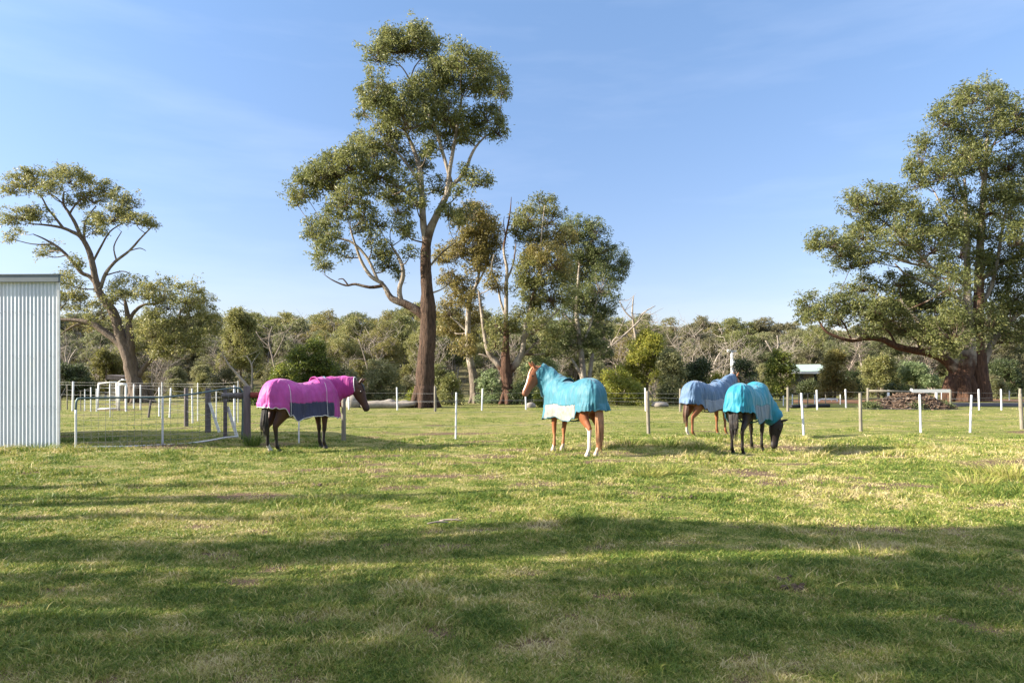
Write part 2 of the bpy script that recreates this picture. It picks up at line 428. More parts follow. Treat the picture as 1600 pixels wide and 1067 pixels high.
def make_grass(nt):
    # tufts spread evenly over the picture's lower part, so thinner with distance; each tuft grows with distance to keep cover
    p = RNG.uniform(34, 500, nt) ** 1.0
    Y = 1707.0 / p * RNG.uniform(0.99, 1.01, nt)
    X = RNG.uniform(-0.80, 0.80, nt) * Y
    keep = RNG.uniform(0, 1, nt) > dirt_at(X, Y) * 1.05
    keep &= ~((Y > 37.6) & (X > 22))
    X, Y = X[keep], Y[keep]; nt = len(X)
    far = np.sqrt(Y / 4.0)
    lush = vnoise(X * 1.3, Y * 1.3, 21) * 0.5 + vnoise(X * 4.1, Y * 4.1, 22) * 0.7 + vnoise(X * 11, Y * 11, 23) * 0.5
    H = np.maximum(0.010, 0.026 + 0.015 * lush) * RNG.uniform(0.65, 1.25, nt) * np.where(RNG.uniform(0, 1, nt) < 0.05, 1.9, 1.0)
    rough = np.exp(-((X - 4.5) / 5) ** 2 - ((Y - 15.3) / 2.2) ** 2) + np.exp(-((X - 10.2) / 2.0) ** 2 - ((Y - 12.8) / 1.6) ** 2) + np.exp(-((X + 10.5) / 3) ** 2 - ((Y - 14.6) / 0.8) ** 2)
    H *= 1 + 1.7 * np.clip(rough, 0, 1) * (vnoise(X * 2.6, Y * 2.6, 31) > 0.15)
    H *= np.where(Y > 19, 0.6, 1.0)
    H *= 1 + 1.1 * np.clip((Y - 6) / 3, 0, 1) * np.clip((20 - Y) / 3, 0, 1) * np.clip(vnoise(X * 5.3, Y * 5.3, 33) + 0.35 * vnoise(X * 2.1, Y * 2.1, 34), 0, 1.2)
    B = 14
    n = nt * B
    rep = lambda a: np.repeat(a, B)
    rad = rep(0.030 * far ** 1.3)
    bx = rep(X) + RNG.normal(size=n) * rad; by = rep(Y) + RNG.normal(size=n) * rad
    bz = ground_h(bx, by) - 0.004
    h = rep(H) * RNG.uniform(0.5, 1.25, n)
    w = 0.0026 * rep(far ** 1.5) * RNG.uniform(0.7, 1.3, n)
    az = RNG.uniform(0, 6.283, n); lean = h * RNG.uniform(0.2, 1.9, n)
    ta = RNG.uniform(0, 6.283, n)
    base = np.stack([bx, by, bz], -1)
    sx = np.stack([np.cos(ta) * w, np.sin(ta) * w, np.zeros(n)], -1)
    ld = np.stack([np.cos(az) * lean, np.sin(az) * lean, np.zeros(n)], -1)
    up = np.zeros((n, 3)); up[:, 2] = h
    tip = base + ld + up; midp = base + ld * 0.32 + up * 0.62
    V = np.stack([base - sx, base + sx, midp + sx * 0.8, tip, midp - sx * 0.8], 1).reshape(-1, 3)
    o = np.arange(n)[:, None] * 5
    Q = np.concatenate([o, o + 1, o + 2, o + 4], 1); T = np.concatenate([o + 4, o + 2, o + 3], 1)
    tint = np.clip(rep(0.36 + 0.17 * RNG.normal(size=nt)) + RNG.normal(size=n) * 0.16 + np.where(RNG.uniform(0, 1, n) < 0.12, 0.4, 0) + rep(0.22 * np.clip(rough, 0, 1) + 0.34 * dirt_at(X, Y)), 0, 1)
    m_ = MB(); m_.add(V, Q, T, np.repeat(tint, 5))
    g_ = m_.build('grass', M['grass'], smooth=False)
    tag(g_, 'short green and straw coloured paddock grass', 'grass', kind='stuff')
make_grass(125000)

def tall_tuft(pos, n, h, r, tint, label, name='grass_tuft', group=None):
    m_ = MB()
    for k in range(n):
        a = RNG.uniform(0, 6.283); q = r * math.sqrt(RNG.uniform(0, 1)) * 0.6
        b0 = np.array(pos) + [math.cos(a) * q, math.sin(a) * q, -0.02]
        ll = h * RNG.uniform(0.5, 1.1); d = np.array([math.cos(a), math.sin(a), 0]) * RNG.uniform(0.2, 1.0) * r
        w = RNG.uniform(0.003, 0.006); t = RNG.uniform(0, 3.14); s = np.array([math.cos(t), math.sin(t), 0]) * w
        p1 = b0 + d * 0.35 + [0, 0, ll * 0.65]; p2 = b0 + d + [0, 0, ll * RNG.uniform(0.75, 1.0)]
        m_.add([b0 - s, b0 + s, p1 + s * .8, p2, p1 - s * .8], [[0, 1, 2, 4]], [[4, 2, 3]], att=np.clip(tint + RNG.normal() * 0.12, 0, 1))
    return tag(m_.build(name, M['grass'], smooth=False), label, 'grass tuft', group)

# ------------------------------------------------------------------ trees
def px_tree_points(pts, d):
    """(x, y[, dz]) pixels at depth d + dz to points"""
    return np.array([ray(p[0], p[1], d + (p[2] if len(p) > 2 else 0.0)) for p in pts])

def add_cluster(wood, leaf, c, r, anchor, lp, wood_tint, density=1.0, soft=1.0):
    """an umbrella of foliage round centre c with radii r, fed by twigs from anchor"""
    L, W = lp
    c = np.asarray(c, float); r = np.asarray(r, float)
    rs = np.clip(0.36 * min(r), 0.24, 0.46) * soft
    area = 4 * math.pi * ((r[0] * r[1]) ** 1.6 / 3 + (r[0] * r[2]) ** 1.6 / 3 + (r[1] * r[2]) ** 1.6 / 3) ** (1 / 1.6)
    ns = max(5, int(area / (rs * rs) * 0.50 * density))
    d = RNG.normal(size=(ns, 3)); d /= np.linalg.norm(d, axis=1)[:, None]
    d[:, 2] = np.where(d[:, 2] < -0.7, -d[:, 2], d[:, 2])
    q = RNG.uniform(0.35, 1.0, ns) ** 0.6
    far = RNG.uniform(0, 1, ns) < 0.22
    q = np.where(far, RNG.uniform(1.0, 1.32, ns), q)
    S = c + d * q[:, None] * r * RNG.uniform(0.85, 1.15, (ns, 1))
    S[:, 2] -= 0.15 * r[2] * (d[:, 0] ** 2 + d[:, 1] ** 2)
    hub = c - [0, 0, r[2] * 0.55]
    hub = hub * 0.75 + np.asarray(anchor) * 0.25
    for s, fr_ in zip(S, far):
        if RNG.uniform() < 0.6:
            m1 = hub * 0.5 + s * 0.5 + RNG.normal(size=3) * 0.10 * min(r) - [0, 0, 0.08 * r[2]]
            wood.tube([hub, m1, s], [0.020, 0.013, 0.006], n=4, att=wood_tint, cap=False, smooth=2)
        rr = rs * (0.7 if fr_ else 1.0) * RNG.uniform(0.8, 1.25)
        nl = int(52 * (rr / 0.40) ** 1.7 * (0.22 * 0.07) / (L * W) * RNG.uniform(0.45, 1.3))
        nl = max(10, min(nl, 280))
        P = s + RNG.normal(size=(nl, 3)) * rr * [0.54, 0.54, 0.46]
        t0 = RNG.uniform(0.2, 0.75)
        leaf.leaves(P, L, W, 0.5, np.clip(t0 + RNG.normal(size=nl) * 0.2, 0, 1))

def big_tree(name, d, base, limbs, clusters, leafm, barkm, label, cat='tree', group=None, lp=(0.175, 0.055), depth_k=0.9, density=1.0, twig_tint=0.45, crown2=None, grow=(1.06, 1.22), flare=1.5):
    """limbs: list of (points px, radii px, tint list or value); clusters: (x, y, rx, ry[, dz[, second leaf?]]) in pixels at depth d"""
    k = d / FPX
    b = gp(base[0], d)
    root = empty(name, b)
    tag(root, label, cat, group)
    nodes = []
    for i, (pts, rad, tint) in enumerate(limbs):
        P = px_tree_points(pts, d); R = np.array(rad, float) * k
        if i == 0:
            P[0] = b - [0, 0, 0.15]
        w = MB(); w.tube(P, R, n=14 if R[0] > 0.2 else 8, att=tint, rough=0.07, smooth=4)
        if i == 0:   # root flare
            for a in np.linspace(0, 6.28, 7)[:-1] + 0.4:
                dv = np.array([math.cos(a), math.sin(a), 0])
                w.tube([b + [0, 0, R[0] * 1.9] + dv * R[0] * 0.55, b + [0, 0, R[0] * 0.7] + dv * R[0] * 0.95, b - [0, 0, 0.1] + dv * R[0] * flare], [R[0] * 0.42, R[0] * 0.36, R[0] * 0.22], n=7, att=0.0, smooth=3)
        w.build('trunk' if i == 0 else 'limb', M[barkm], root, offset=b)
        for u, v, ra, rb in zip(P[:-1], P[1:], R[:-1], R[1:]):
            for f in (0, 0.33, 0.66): nodes.append((u + (v - u) * f, ra))
        nodes.append((P[-1], R[-1]))
    NP = np.array([n_[0] for n_ in nodes]); NR = np.array([n_[1] for n_ in nodes])
    wood, leaf, leaf2 = MB(), MB(), MB()
    for c in clusters:
        dz = c[4] if len(c) > 4 and c[4] is not None else RNG.uniform(-1, 1) * depth_k * 2.2
        dd = d + dz
        C = ray(c[0], c[1], dd); kk = dd / FPX
        r = np.array([c[2] * kk * grow[0], depth_k * 0.5 * (c[2] + c[3]) * kk, c[3] * kk * grow[1]])
        low = C - [0, 0, r[2] * 0.6]
        df = NP - low
        cost = np.linalg.norm(df, axis=1) + 1.2 * np.maximum(0, df[:, 2] + 0.1) + 0.5 * np.maximum(0, NR - 0.2)
        j = int(np.argmin(cost)); A = NP[j]
        dist = np.linalg.norm(low - A)
        hub = C - [0, 0, r[2] * 0.35]
        r0 = min(NR[j] * 0.6, 0.025 + 0.013 * dist)
        mid = A * 0.5 + hub * 0.5 + [0, 0, -0.08 * dist] + RNG.normal(size=3) * 0.05 * dist
        wood.tube([A, mid, hub], [r0, r0 * 0.7, 0.020], n=6, att=twig_tint, cap=False, smooth=4)
        add_cluster(wood, leaf2 if (crown2 and len(c) > 5 and c[5]) else leaf, C, r, hub - [0, 0, r[2] * 0.3], lp, twig_tint, density)
    wood.build('twigs', M[barkm], root, offset=b)
    leaf.build('crown', M[leafm], root, smooth=False, offset=b)
    if crown2 and leaf2.n: tag(leaf2.build('crown', M[crown2], root, smooth=False, offset=b), 'olive brown part of the crown')
    return root

N = None
# the tall gum in the middle
big_tree('gum_tree', 36.6, (664, 640), [
    ([(663, 640), (664, 600), (666, 560), (669, 520), (669, 485), (667, 450), (665, 415), (666, 385), (671, 362), (685, 331), (698, 305), (706, 285)], [17, 14.5, 13, 12, 12.5, 9, 8.5, 7.5, 7, 5, 4.2, 3.5], [0, 0, 0, 0, 0.02, 0.1, 0.2, 0.38, 0.5, 0.8, 0.9, 1]),
    ([(664, 495), (650, 484), (631, 474), (612, 466), (602, 450), (594, 440)], [8, 7, 6, 5, 3.5, 2.5], [0.2, 0.35, 0.5, 0.5, 0.5, 0.5]),
    ([(627, 472), (624, 452), (630, 430), (626, 408), (612, 385, .5)], [4.5, 4, 3.4, 2.8, 1.6], 0.9),
    ([(598, 443), (580, 432), (566, 411), (556, 385), (548, 360)], [3, 3, 2.6, 2, 1.2], 0.7),
    ([(600, 446), (578, 449), (555, 444), (540, 446), (520, 438), (508, 430)], [3, 2.4, 2, 1.5, 1, 0.5], 0.4),
    ([(544, 446), (536, 436), (528, 437)], [1.4, 1, .5], 0.4),
    ([(590, 438), (575, 405), (552, 380), (528, 372), (512, 365)], [2.6, 2.3, 1.9, 1.4, 1], 0.6),
    ([(666, 380), (661, 345), (659, 300), (655, 262), (645, 230), (633, 205)], [6, 5, 4.5, 4, 3, 2], [0.55, 0.8, 1, 1, 1, 1]),
    ([(658, 290), (640, 262), (622, 240), (604, 226)], [3, 2.6, 2, 1.4], 0.95),
    ([(662, 330), (640, 305), (612, 285), (585, 272), (560, 262)], [3.4, 3, 2.4, 1.8, 1.2], 0.8),
    ([(698, 305), (702, 270), (708, 235), (715, 195), (722, 150)], [4, 3.6, 3, 2.4, 1.4], 1.0),
    ([(704, 292), (716, 281), (727, 266), (737, 241), (748, 224), (765, 208)], [3.4, 3, 2.7, 2.3, 1.8, 1], 1.0),
    ([(705, 285), (692, 240), (676, 190), (655, 150), (641, 124)], [3, 2.8, 2.4, 1.8, 1.2], 1.0),
    ([(641, 126), (630, 108), (618, 96)], [1.2, 1, .6], 0.5), ([(641, 126), (648, 105), (662, 88)], [1.2, 1, .6], 0.5),
    ([(712, 284), (728, 282), (745, 290)], [1.6, 1.2, .7], 0.9),
    ([(668, 420), (690, 396), (712, 378)], [2, 1.4, .8], 0.5),
    ([(668, 460), (690, 452), (705, 440)], [1.6, 1.1, .6], 0.5),
], [
    (632, 66, 50, 23), (592, 84, 22, 17), (668, 74, 24, 20), (650, 58, 26, 16), (614, 70, 24, 18),
    (722, 92, 29, 21), (704, 112, 26, 22), (767, 128, 27, 28), (742, 126, 30, 26), (785, 138, 11, 14), (678, 118, 26, 22), (748, 98, 20, 14),
    (584, 142, 23, 25), (568, 170, 12, 15), (604, 152, 20, 20), (625, 160, 42, 28), (660, 140, 30, 20), (687, 148, 28, 22), (640, 185, 36, 22), (610, 200, 32, 22), (672, 186, 34, 22), (700, 172, 28, 20),
    (760, 180, 27, 15), (780, 200, 13, 18), (728, 194, 28, 18), (748, 204, 22, 12), (700, 200, 22, 16), (730, 212, 18, 11),
    (565, 228, 22, 20), (590, 246, 36, 24), (612, 225, 22, 18), (548, 250, 30, 22), (524, 262, 40, 20), (500, 278, 30, 20), (475, 292, 26, 23), (464, 314, 10, 12), (520, 285, 26, 16), (590, 268, 34, 18),
    (550, 304, 28, 20), (575, 292, 22, 16), (530, 325, 22, 18), (494, 358, 20, 22), (516, 345, 18, 16), (514, 380, 20, 17), (504, 410, 12, 13), (492, 392, 10, 10),
    (622, 322, 22, 20, 1.5), (650, 312, 18, 16, -1.8), (749, 281, 22, 12), (730, 268, 12, 9), (655, 252, 22, 18, 1.6), (596, 390, 16, 14), (606, 408, 20, 14, 1.0), (640, 360, 14, 12, 1.5), (590, 345, 16, 14, 1.2),
    (690, 225, 18, 12, 1.2), (668, 235, 16, 12, -1.4), (640, 280, 18, 14, -1.5), (608, 300, 18, 14, 1.4), (566, 352, 16, 14, 1.3), (580, 372, 14, 12, -1.2), (540, 395, 12, 12, .8), (626, 350, 16, 14, -1.5), (682, 290, 16, 12, 1.3), (700, 330, 16, 12, -1.5), (725, 338, 20, 14, 1.4), (716, 300, 14, 9), (640, 395, 12, 10, -1.2), (570, 330, 16, 12, -1), (622, 430, 10, 8, 1)],
    'leaf_gum', 'bark_gum', 'tallest gum tree, with a thick dark rough trunk and a big bare side limb', density=0.86)

# the olive crowned gum just right of it
big_tree('gum_tree', 43, (743, 636), [
    ([(744, 638), (741, 610), (740, 590), (733, 555), (731, 520), (732, 492), (733, 468), (744, 446), (750, 420)], [8, 7, 7, 5, 4.5, 4.2, 3.8, 2.6, 1.6], [0, 0, 0, 0.9, 1, 1, 1, 1, 1]),
    ([(732, 520), (716, 505), (704, 495)], [2.2, 1.6, 1], 1), ([(733, 470), (718, 452), (705, 440)], [2.2, 1.6, 1], 1), ([(746, 444), (758, 420), (764, 395)], [2, 1.6, 1], 1)],
    [(751, 352, 32, 22), (760, 372, 26, 24), (738, 378, 26, 22), (741, 332, 24, 14), (718, 340, 16, 12), (697, 400, 20, 14), (716, 388, 20, 16), (762, 402, 24, 20), (704, 436, 20, 13), (727, 446, 20, 13), (745, 412, 18, 14), (704, 484, 26, 13), (724, 512, 24, 16), (700, 510, 18, 14), (745, 495, 16, 12), (735, 470, 20, 12), (712, 455, 16, 12), (772, 440, 16, 16), (730, 540, 18, 14)],
    'leaf_olive', 'bark_pale', 'olive brown gum with a slim pale trunk beside the tallest gum', density=0.95, depth_k=0.8)

# the reddish forked gum
big_tree('gum_tree', 41.5, (795, 637), [
    ([(796, 638), (794, 612), (792, 594), (790, 578), (790, 552), (791, 528), (791, 492), (791, 448), (792, 420), (787, 390), (792, 360), (797, 332), (799, 308)], [11, 9, 8.5, 9.5, 6.5, 4.5, 3.4, 2.9, 2.4, 1.8, 1.5, 1, .4], [0, 0, 0, 0, 0, 0.1, 0.5, 0.8, 0.6, 0.5, 0.3, 0.3, 0.3]),
    ([(788, 580), (776, 566), (764, 552), (757, 523), (752, 485), (748, 455)], [6, 5, 4, 3, 2.4, 1.4], [0.3, .7, 1, 1, 1, 1]),
    ([(793, 582), (805, 570), (815, 550), (819, 528), (823, 503), (834, 462), (842, 432), (850, 400)], [6.5, 5.5, 4.6, 4, 3.4, 2.8, 2.2, 1.4], [0.2, .5, .8, 1, 1, 1, 1, 1]),
    ([(818, 530), (832, 518), (848, 509), (862, 495), (876, 480)], [2.6, 2.3, 2, 1.6, .8], 1.0),
    ([(835, 459), (842, 420), (846, 370), (850, 330), (853, 312)], [1.8, 1.5, 1.1, .8, .4], .8),
    ([(806, 565), (825, 548), (838, 535)], [2.4, 1.7, .9], 1.0),
    ([(791, 498), (782, 470), (778, 448), (768, 420), (772, 398)], [2.2, 1.9, 1.6, 1.2, .8], 0.6),
    ([(791, 440), (802, 412), (806, 380)], [1.8, 1.4, .8], 0.5),
    ([(790, 370), (787, 350), (788, 338)], [1, .7, .4], 0.4),
    ([(776, 565), (758, 556), (748, 553)], [2, 1.6, 1], 0.9)],
    [(825, 336, 20, 15), (856, 340, 26, 16), (842, 311, 14, 7), (858, 309, 11, 7), (806, 358, 12, 15), (829, 366, 26, 17), (815, 342, 14, 12),
     (852, 384, 34, 22, N, 1), (876, 372, 22, 16, N, 1), (835, 398, 22, 18, N, 1), (866, 405, 30, 20, N, 1), (815, 430, 20, 22), (849, 428, 38, 24), (880, 430, 24, 22), (859, 456, 42, 20), (830, 456, 22, 18), (846, 480, 28, 14),
     (840, 505, 24, 16), (858, 545, 20, 14), (826, 545, 16, 12), (775, 535, 16, 12), (778, 506, 20, 14), (800, 512, 16, 12), (765, 520, 14, 12), (812, 490, 14, 12), (868, 520, 16, 12)],
    'leaf_gum', 'bark_red', 'forked gum with a short reddish trunk and bare pale limbs', density=0.72, depth_k=0.8, crown2='leaf_olive')

# the green crowned gum with the pale trunk behind the teal rug
big_tree('gum_tree', 47, (912, 636), [
    ([(913, 637), (912, 610), (911, 586), (909, 560), (906, 535), (902, 505), (901, 475), (903, 445), (905, 415)], [6, 5.5, 5.2, 4.5, 4, 3.6, 3, 2.2, 1.4], 1.0),
    ([(911, 592), (900, 572), (892, 560)], [3, 2.4, 1.8], 1), ([(917, 630), (921, 590), (926, 552)], [3.6, 3.4, 2.6], 1),
    ([(907, 540), (918, 520), (926, 495), (932, 470)], [2.6, 2.2, 1.8, 1.2], .9), ([(904, 515), (890, 500), (880, 490)], [2, 1.5, .9], .9)],
    [(903, 357, 25, 15), (930, 362, 21, 17), (885, 364, 16, 13), (903, 388, 30, 18), (940, 388, 24, 12), (925, 402, 26, 14), (948, 408, 32, 18), (973, 417, 11, 13), (960, 428, 16, 13), (937, 440, 28, 24), (915, 425, 28, 18), (940, 470, 26, 21), (910, 454, 32, 22), (916, 480, 24, 16),
     (890, 530, 24, 16), (868, 545, 22, 16), (940, 545, 18, 12), (895, 420, 24, 18), (882, 498, 26, 18), (900, 470, 22, 16), (941, 506, 18, 20), (926, 533, 24, 14), (876, 520, 20, 14)],
    'leaf_green', 'bark_pale', 'dense deep green gum with a pale slender trunk behind the teal rugged horse', density=0.82, depth_k=0.8)

# the leaning gum at the left
big_tree('gum_tree', 44.0, (219, 634), [
    ([(219, 634), (214, 610), (206, 580), (202, 560), (192, 535), (185, 512), (178, 490), (166, 472), (156, 458), (150, 440), (145, 415), (139, 392), (127, 371), (112, 362), (97, 356), (74, 352), (48, 350)], [14, 11.5, 10.5, 10, 8, 7.5, 6.8, 6, 5.6, 5, 4.4, 3.9, 3.2, 2.6, 2.2, 1.6, .9], 0.18),
    ([(203, 562), (204, 545), (203, 522), (200, 497), (195, 469)], [7, 6.5, 5, 4, 2], 0.2),
    ([(202, 500), (212, 485), (226, 476), (244, 474), (256, 468)], [3, 2.6, 2.2, 1.6, 1], 0.2),
    ([(196, 550), (182, 532), (165, 520), (150, 509), (135, 503), (112, 500), (94, 499), (80, 492)], [6, 5.5, 5, 4.4, 3.8, 3, 2.4, 1.6], 0.25),
    ([(137, 504), (118, 508), (104, 516), (94, 524)], [2, 1.7, 1.2, .7], 0.3),
    ([(216, 588), (228, 570), (244, 554), (262, 530), (278, 508), (282, 484)], [4.5, 4, 3.5, 2.8, 2, 1.2], 0.1),
    ([(244, 556), (262, 556), (282, 560)], [1.6, 1.2, .7], 0.1),
    ([(150, 444), (140, 432), (127, 426), (110, 405), (90, 386), (70, 374), (52, 366)], [3.4, 3.2, 3, 2.6, 2, 1.4, .8], 0.3),
    ([(157, 450), (165, 428), (180, 409), (202, 392), (221, 371), (240, 352)], [3, 2.6, 2.2, 1.7, 1.3, .7], 0.5),
    ([(182, 407), (178, 385), (190, 362)], [1.3, 1, .6], 0.5), ([(200, 393), (218, 388), (228, 392)], [1, .8, .4], 0.5), ([(166, 430), (190, 424), (205, 428)], [1.2, .9, .5], .4),
    ([(128, 374), (118, 350), (108, 333), (99, 318), (100, 300)], [3, 2.6, 2.2, 1.7, 1], 0.3),
    ([(108, 335), (120, 318), (138, 306)], [1.6, 1.3, .7], 0.3), ([(140, 398), (132, 372), (134, 345), (150, 322)], [2, 1.7, 1.3, .8], 0.3),
    ([(100, 358), (86, 340), (74, 325), (62, 305), (40, 298)], [2, 1.7, 1.4, 1, .6], 0.3), ([(98, 318), (84, 306), (66, 298)], [1.2, 1, .6], 0.3),
    ([(144, 412), (158, 385), (172, 362), (190, 350)], [1.8, 1.5, 1.1, .7], 0.4)],
    [(109, 276, 24, 13), (92, 270, 14, 8), (128, 284, 14, 10), (58, 282, 32, 13), (40, 276, 18, 9), (19, 290, 18, 14), (78, 296, 22, 9), (35, 336, 32, 9), (60, 334, 22, 8), (14, 344, 12, 6), (165, 294, 22, 9), (142, 281, 10, 6), (146, 310, 28, 8), (120, 312, 20, 8), (176, 338, 32, 10), (150, 344, 20, 8),
     (202, 318, 18, 11), (186, 308, 14, 8), (214, 344, 28, 7), (233, 347, 12, 7), (192, 334, 16, 8), (146, 358, 20, 8), (19, 370, 10, 7), (30, 360, 8, 5), (78, 388, 14, 8), (64, 394, 8, 6), (116, 408, 13, 8), (100, 436, 16, 9), (112, 452, 22, 16), (124, 474, 16, 12), (95, 470, 14, 12),
     (161, 486, 26, 16), (150, 500, 16, 10), (202, 450, 32, 14), (182, 460, 18, 12), (232, 458, 22, 12), (255, 455, 17, 18), (262, 474, 16, 12), (293, 462, 26, 16, N), (312, 480, 22, 16), (300, 498, 34, 18), (326, 506, 18, 16), (240, 510, 30, 20), (265, 520, 26, 18), (228, 532, 22, 14), (280, 538, 28, 14), (310, 528, 22, 16), (252, 545, 20, 12)],
    'leaf_gum', 'bark_grey', grow=(1.08, 1.5), label='leaning gum with an umbrella crown behind the corrugated shed', density=0.66, depth_k=0.8)

# the huge gum at the right
R_LIMBS = [
    ([(1497, 628), (1499, 600), (1507, 570), (1517, 545), (1515, 510), (1512, 470), (1511, 420), (1510, 370), (1509, 320), (1507, 280)], [20, 18, 16, 9, 6.5, 5.5, 4.8, 4, 3, 1.8], [0.25, 0.34, 0.40, 0.7, 0.9, 1, 1, 1, 1, 1]),
    ([(1532, 630), (1529, 600), (1527, 565), (1527, 530), (1529, 480), (1530, 430), (1532, 370), (1536, 310), (1540, 255), (1543, 210)], [17, 15, 13, 9, 7.5, 6.5, 5, 4, 3, 1.8], [0, 0, 0, 0.1, 0.35, .5, .9, 1, 1, 1]),
    ([(1496, 582), (1482, 566), (1466, 556), (1444, 550), (1420, 546), (1398, 540), (1380, 531), (1355, 528), (1330, 532), (1305, 525), (1288, 515), (1275, 492)], [10, 8, 7, 6, 5.4, 5, 4.4, 3.8, 3, 2.4, 1.9, 1], [.5, .4, .3, .2, .2, .2, .2, .2, .2, .2, .2, .2]),
    ([(1506, 580), (1488, 562), (1470, 546), (1458, 530), (1444, 512), (1425, 490), (1408, 470)], [8, 7, 6.5, 5.5, 4, 2.8, 1.4], .9),
    ([(1512, 480), (1490, 462), (1462, 448), (1440, 440), (1415, 428), (1398, 412)], [3, 2.8, 2.5, 2.2, 1.8, 1], 1),
    ([(1512, 450), (1486, 430), (1455, 418), (1424, 412), (1395, 404)], [3, 2.5, 2, 1.6, 1], 1),
    ([(1424, 412), (1390, 398), (1350, 388), (1310, 380), (1285, 376)], [1.8, 1.6, 1.3, .9, .5], 1), ([(1455, 418), (1420, 380), (1385, 350), (1350, 325), (1330, 318)], [2, 1.7, 1.4, 1, .5], 1),
    ([(1534, 575), (1548, 540), (1562, 520), (1580, 500), (1600, 485), (1630, 470)], [6, 5, 4.4, 3.8, 3, 2], 1),
    ([(1530, 480), (1548, 450), (1558, 410), (1566, 360), (1575, 310)], [3.6, 3.2, 2.8, 2.2, 1.2], 1),
    ([(1531, 440), (1556, 420), (1590, 400), (1625, 390)], [3, 2.6, 2, 1.2], 1),
    ([(1510, 380), (1492, 355), (1476, 330), (1460, 300)], [2.6, 2.2, 1.7, 1], 1),
    ([(1508, 310), (1494, 280), (1478, 255), (1450, 245)], [2, 1.7, 1.3, .8], 1),
    ([(1538, 290), (1522, 230), (1508, 190), (1500, 165)], [2, 1.7, 1.2, .8], 1),
    ([(1541, 250), (1558, 215), (1575, 195)], [1.8, 1.4, .8], 1),
    ([(1330, 530), (1318, 505), (1300, 488)], [1.6, 1.2, .7], .3), ([(1400, 541), (1390, 520), (1372, 505)], [2, 1.5, .8], .3), ([(1440, 550), (1430, 530), (1412, 515)], [2, 1.5, .8], .3)]
R_CL = [(1543, 155, 32, 20), (1520, 150, 22, 14), (1503, 152, 18, 16), (1476, 182, 24, 18), (1495, 195, 18, 12), (1560, 172, 26, 20), (1585, 186, 22, 24), (1608, 200, 26, 24), (1540, 200, 36, 18), (1440, 242, 24, 23), (1425, 262, 12, 12), (1503, 226, 34, 20), (1520, 245, 28, 16), (1472, 268, 34, 16), (1440, 280, 22, 12), (1500, 262, 24, 14),
        (1580, 250, 32, 20), (1612, 260, 28, 22), (1548, 268, 30, 15), (1493, 304, 22, 16), (1560, 300, 24, 16), (1595, 300, 28, 18), (1369, 308, 44, 15), (1340, 322, 24, 13), (1400, 318, 34, 15), (1425, 330, 24, 12), (1374, 350, 42, 20), (1350, 360, 26, 18), (1290, 376, 30, 14), (1272, 382, 12, 10), (1312, 390, 22, 14), (1335, 380, 26, 18), (1405, 368, 34, 18), (1330, 408, 26, 14), (1360, 400, 26, 14),
        (1478, 344, 44, 20), (1445, 352, 32, 18), (1510, 350, 30, 18), (1548, 320, 32, 20), (1580, 325, 28, 22), (1543, 358, 38, 18), (1590, 365, 34, 22), (1458, 382, 40, 18), (1500, 388, 34, 20), (1420, 392, 26, 14), (1568, 395, 34, 20), (1600, 410, 34, 24), (1560, 428, 32, 18), (1530, 410, 24, 16),
        (1458, 420, 34, 14, 3), (1485, 440, 36, 20, -3), (1440, 460, 38, 20), (1400, 466, 40, 17), (1372, 478, 30, 15), (1328, 468, 30, 14), (1345, 482, 24, 13), (1350, 446, 30, 12), (1402, 438, 30, 12), (1425, 470, 30, 14), (1395, 490, 34, 14), (1265, 472, 20, 14), (1282, 488, 24, 14), (1305, 478, 24, 13), (1258, 490, 10, 12), (1310, 500, 20, 10), (1372, 504, 34, 14), (1405, 505, 32, 18), (1453, 498, 44, 22), (1490, 510, 42, 26, -3), (1465, 528, 34, 16), (1440, 522, 28, 14), (1498, 480, 30, 20, 3), (1555, 470, 32, 20), (1588, 455, 30, 22), (1580, 490, 30, 18), (1545, 500, 24, 18, -3), (1610, 460, 32, 26), (1478, 545, 26, 12, -2.5), (1350, 515, 24, 9), (1570, 525, 26, 14), (1600, 520, 30, 16),
        (1640, 280, 30, 26), (1640, 340, 34, 28), (1650, 400, 36, 28), (1660, 450, 36, 26), (1640, 500, 36, 22), (1690, 430, 30, 26)]
big_tree('gum_tree', 46.0, (1500, 627), R_LIMBS, R_CL, 'leaf_gum', 'bark_red', 'huge spreading gum with a double trunk at the right edge', density=0.70, depth_k=1.0, lp=(0.205, 0.064), grow=(1.06, 1.4), flare=1.1)

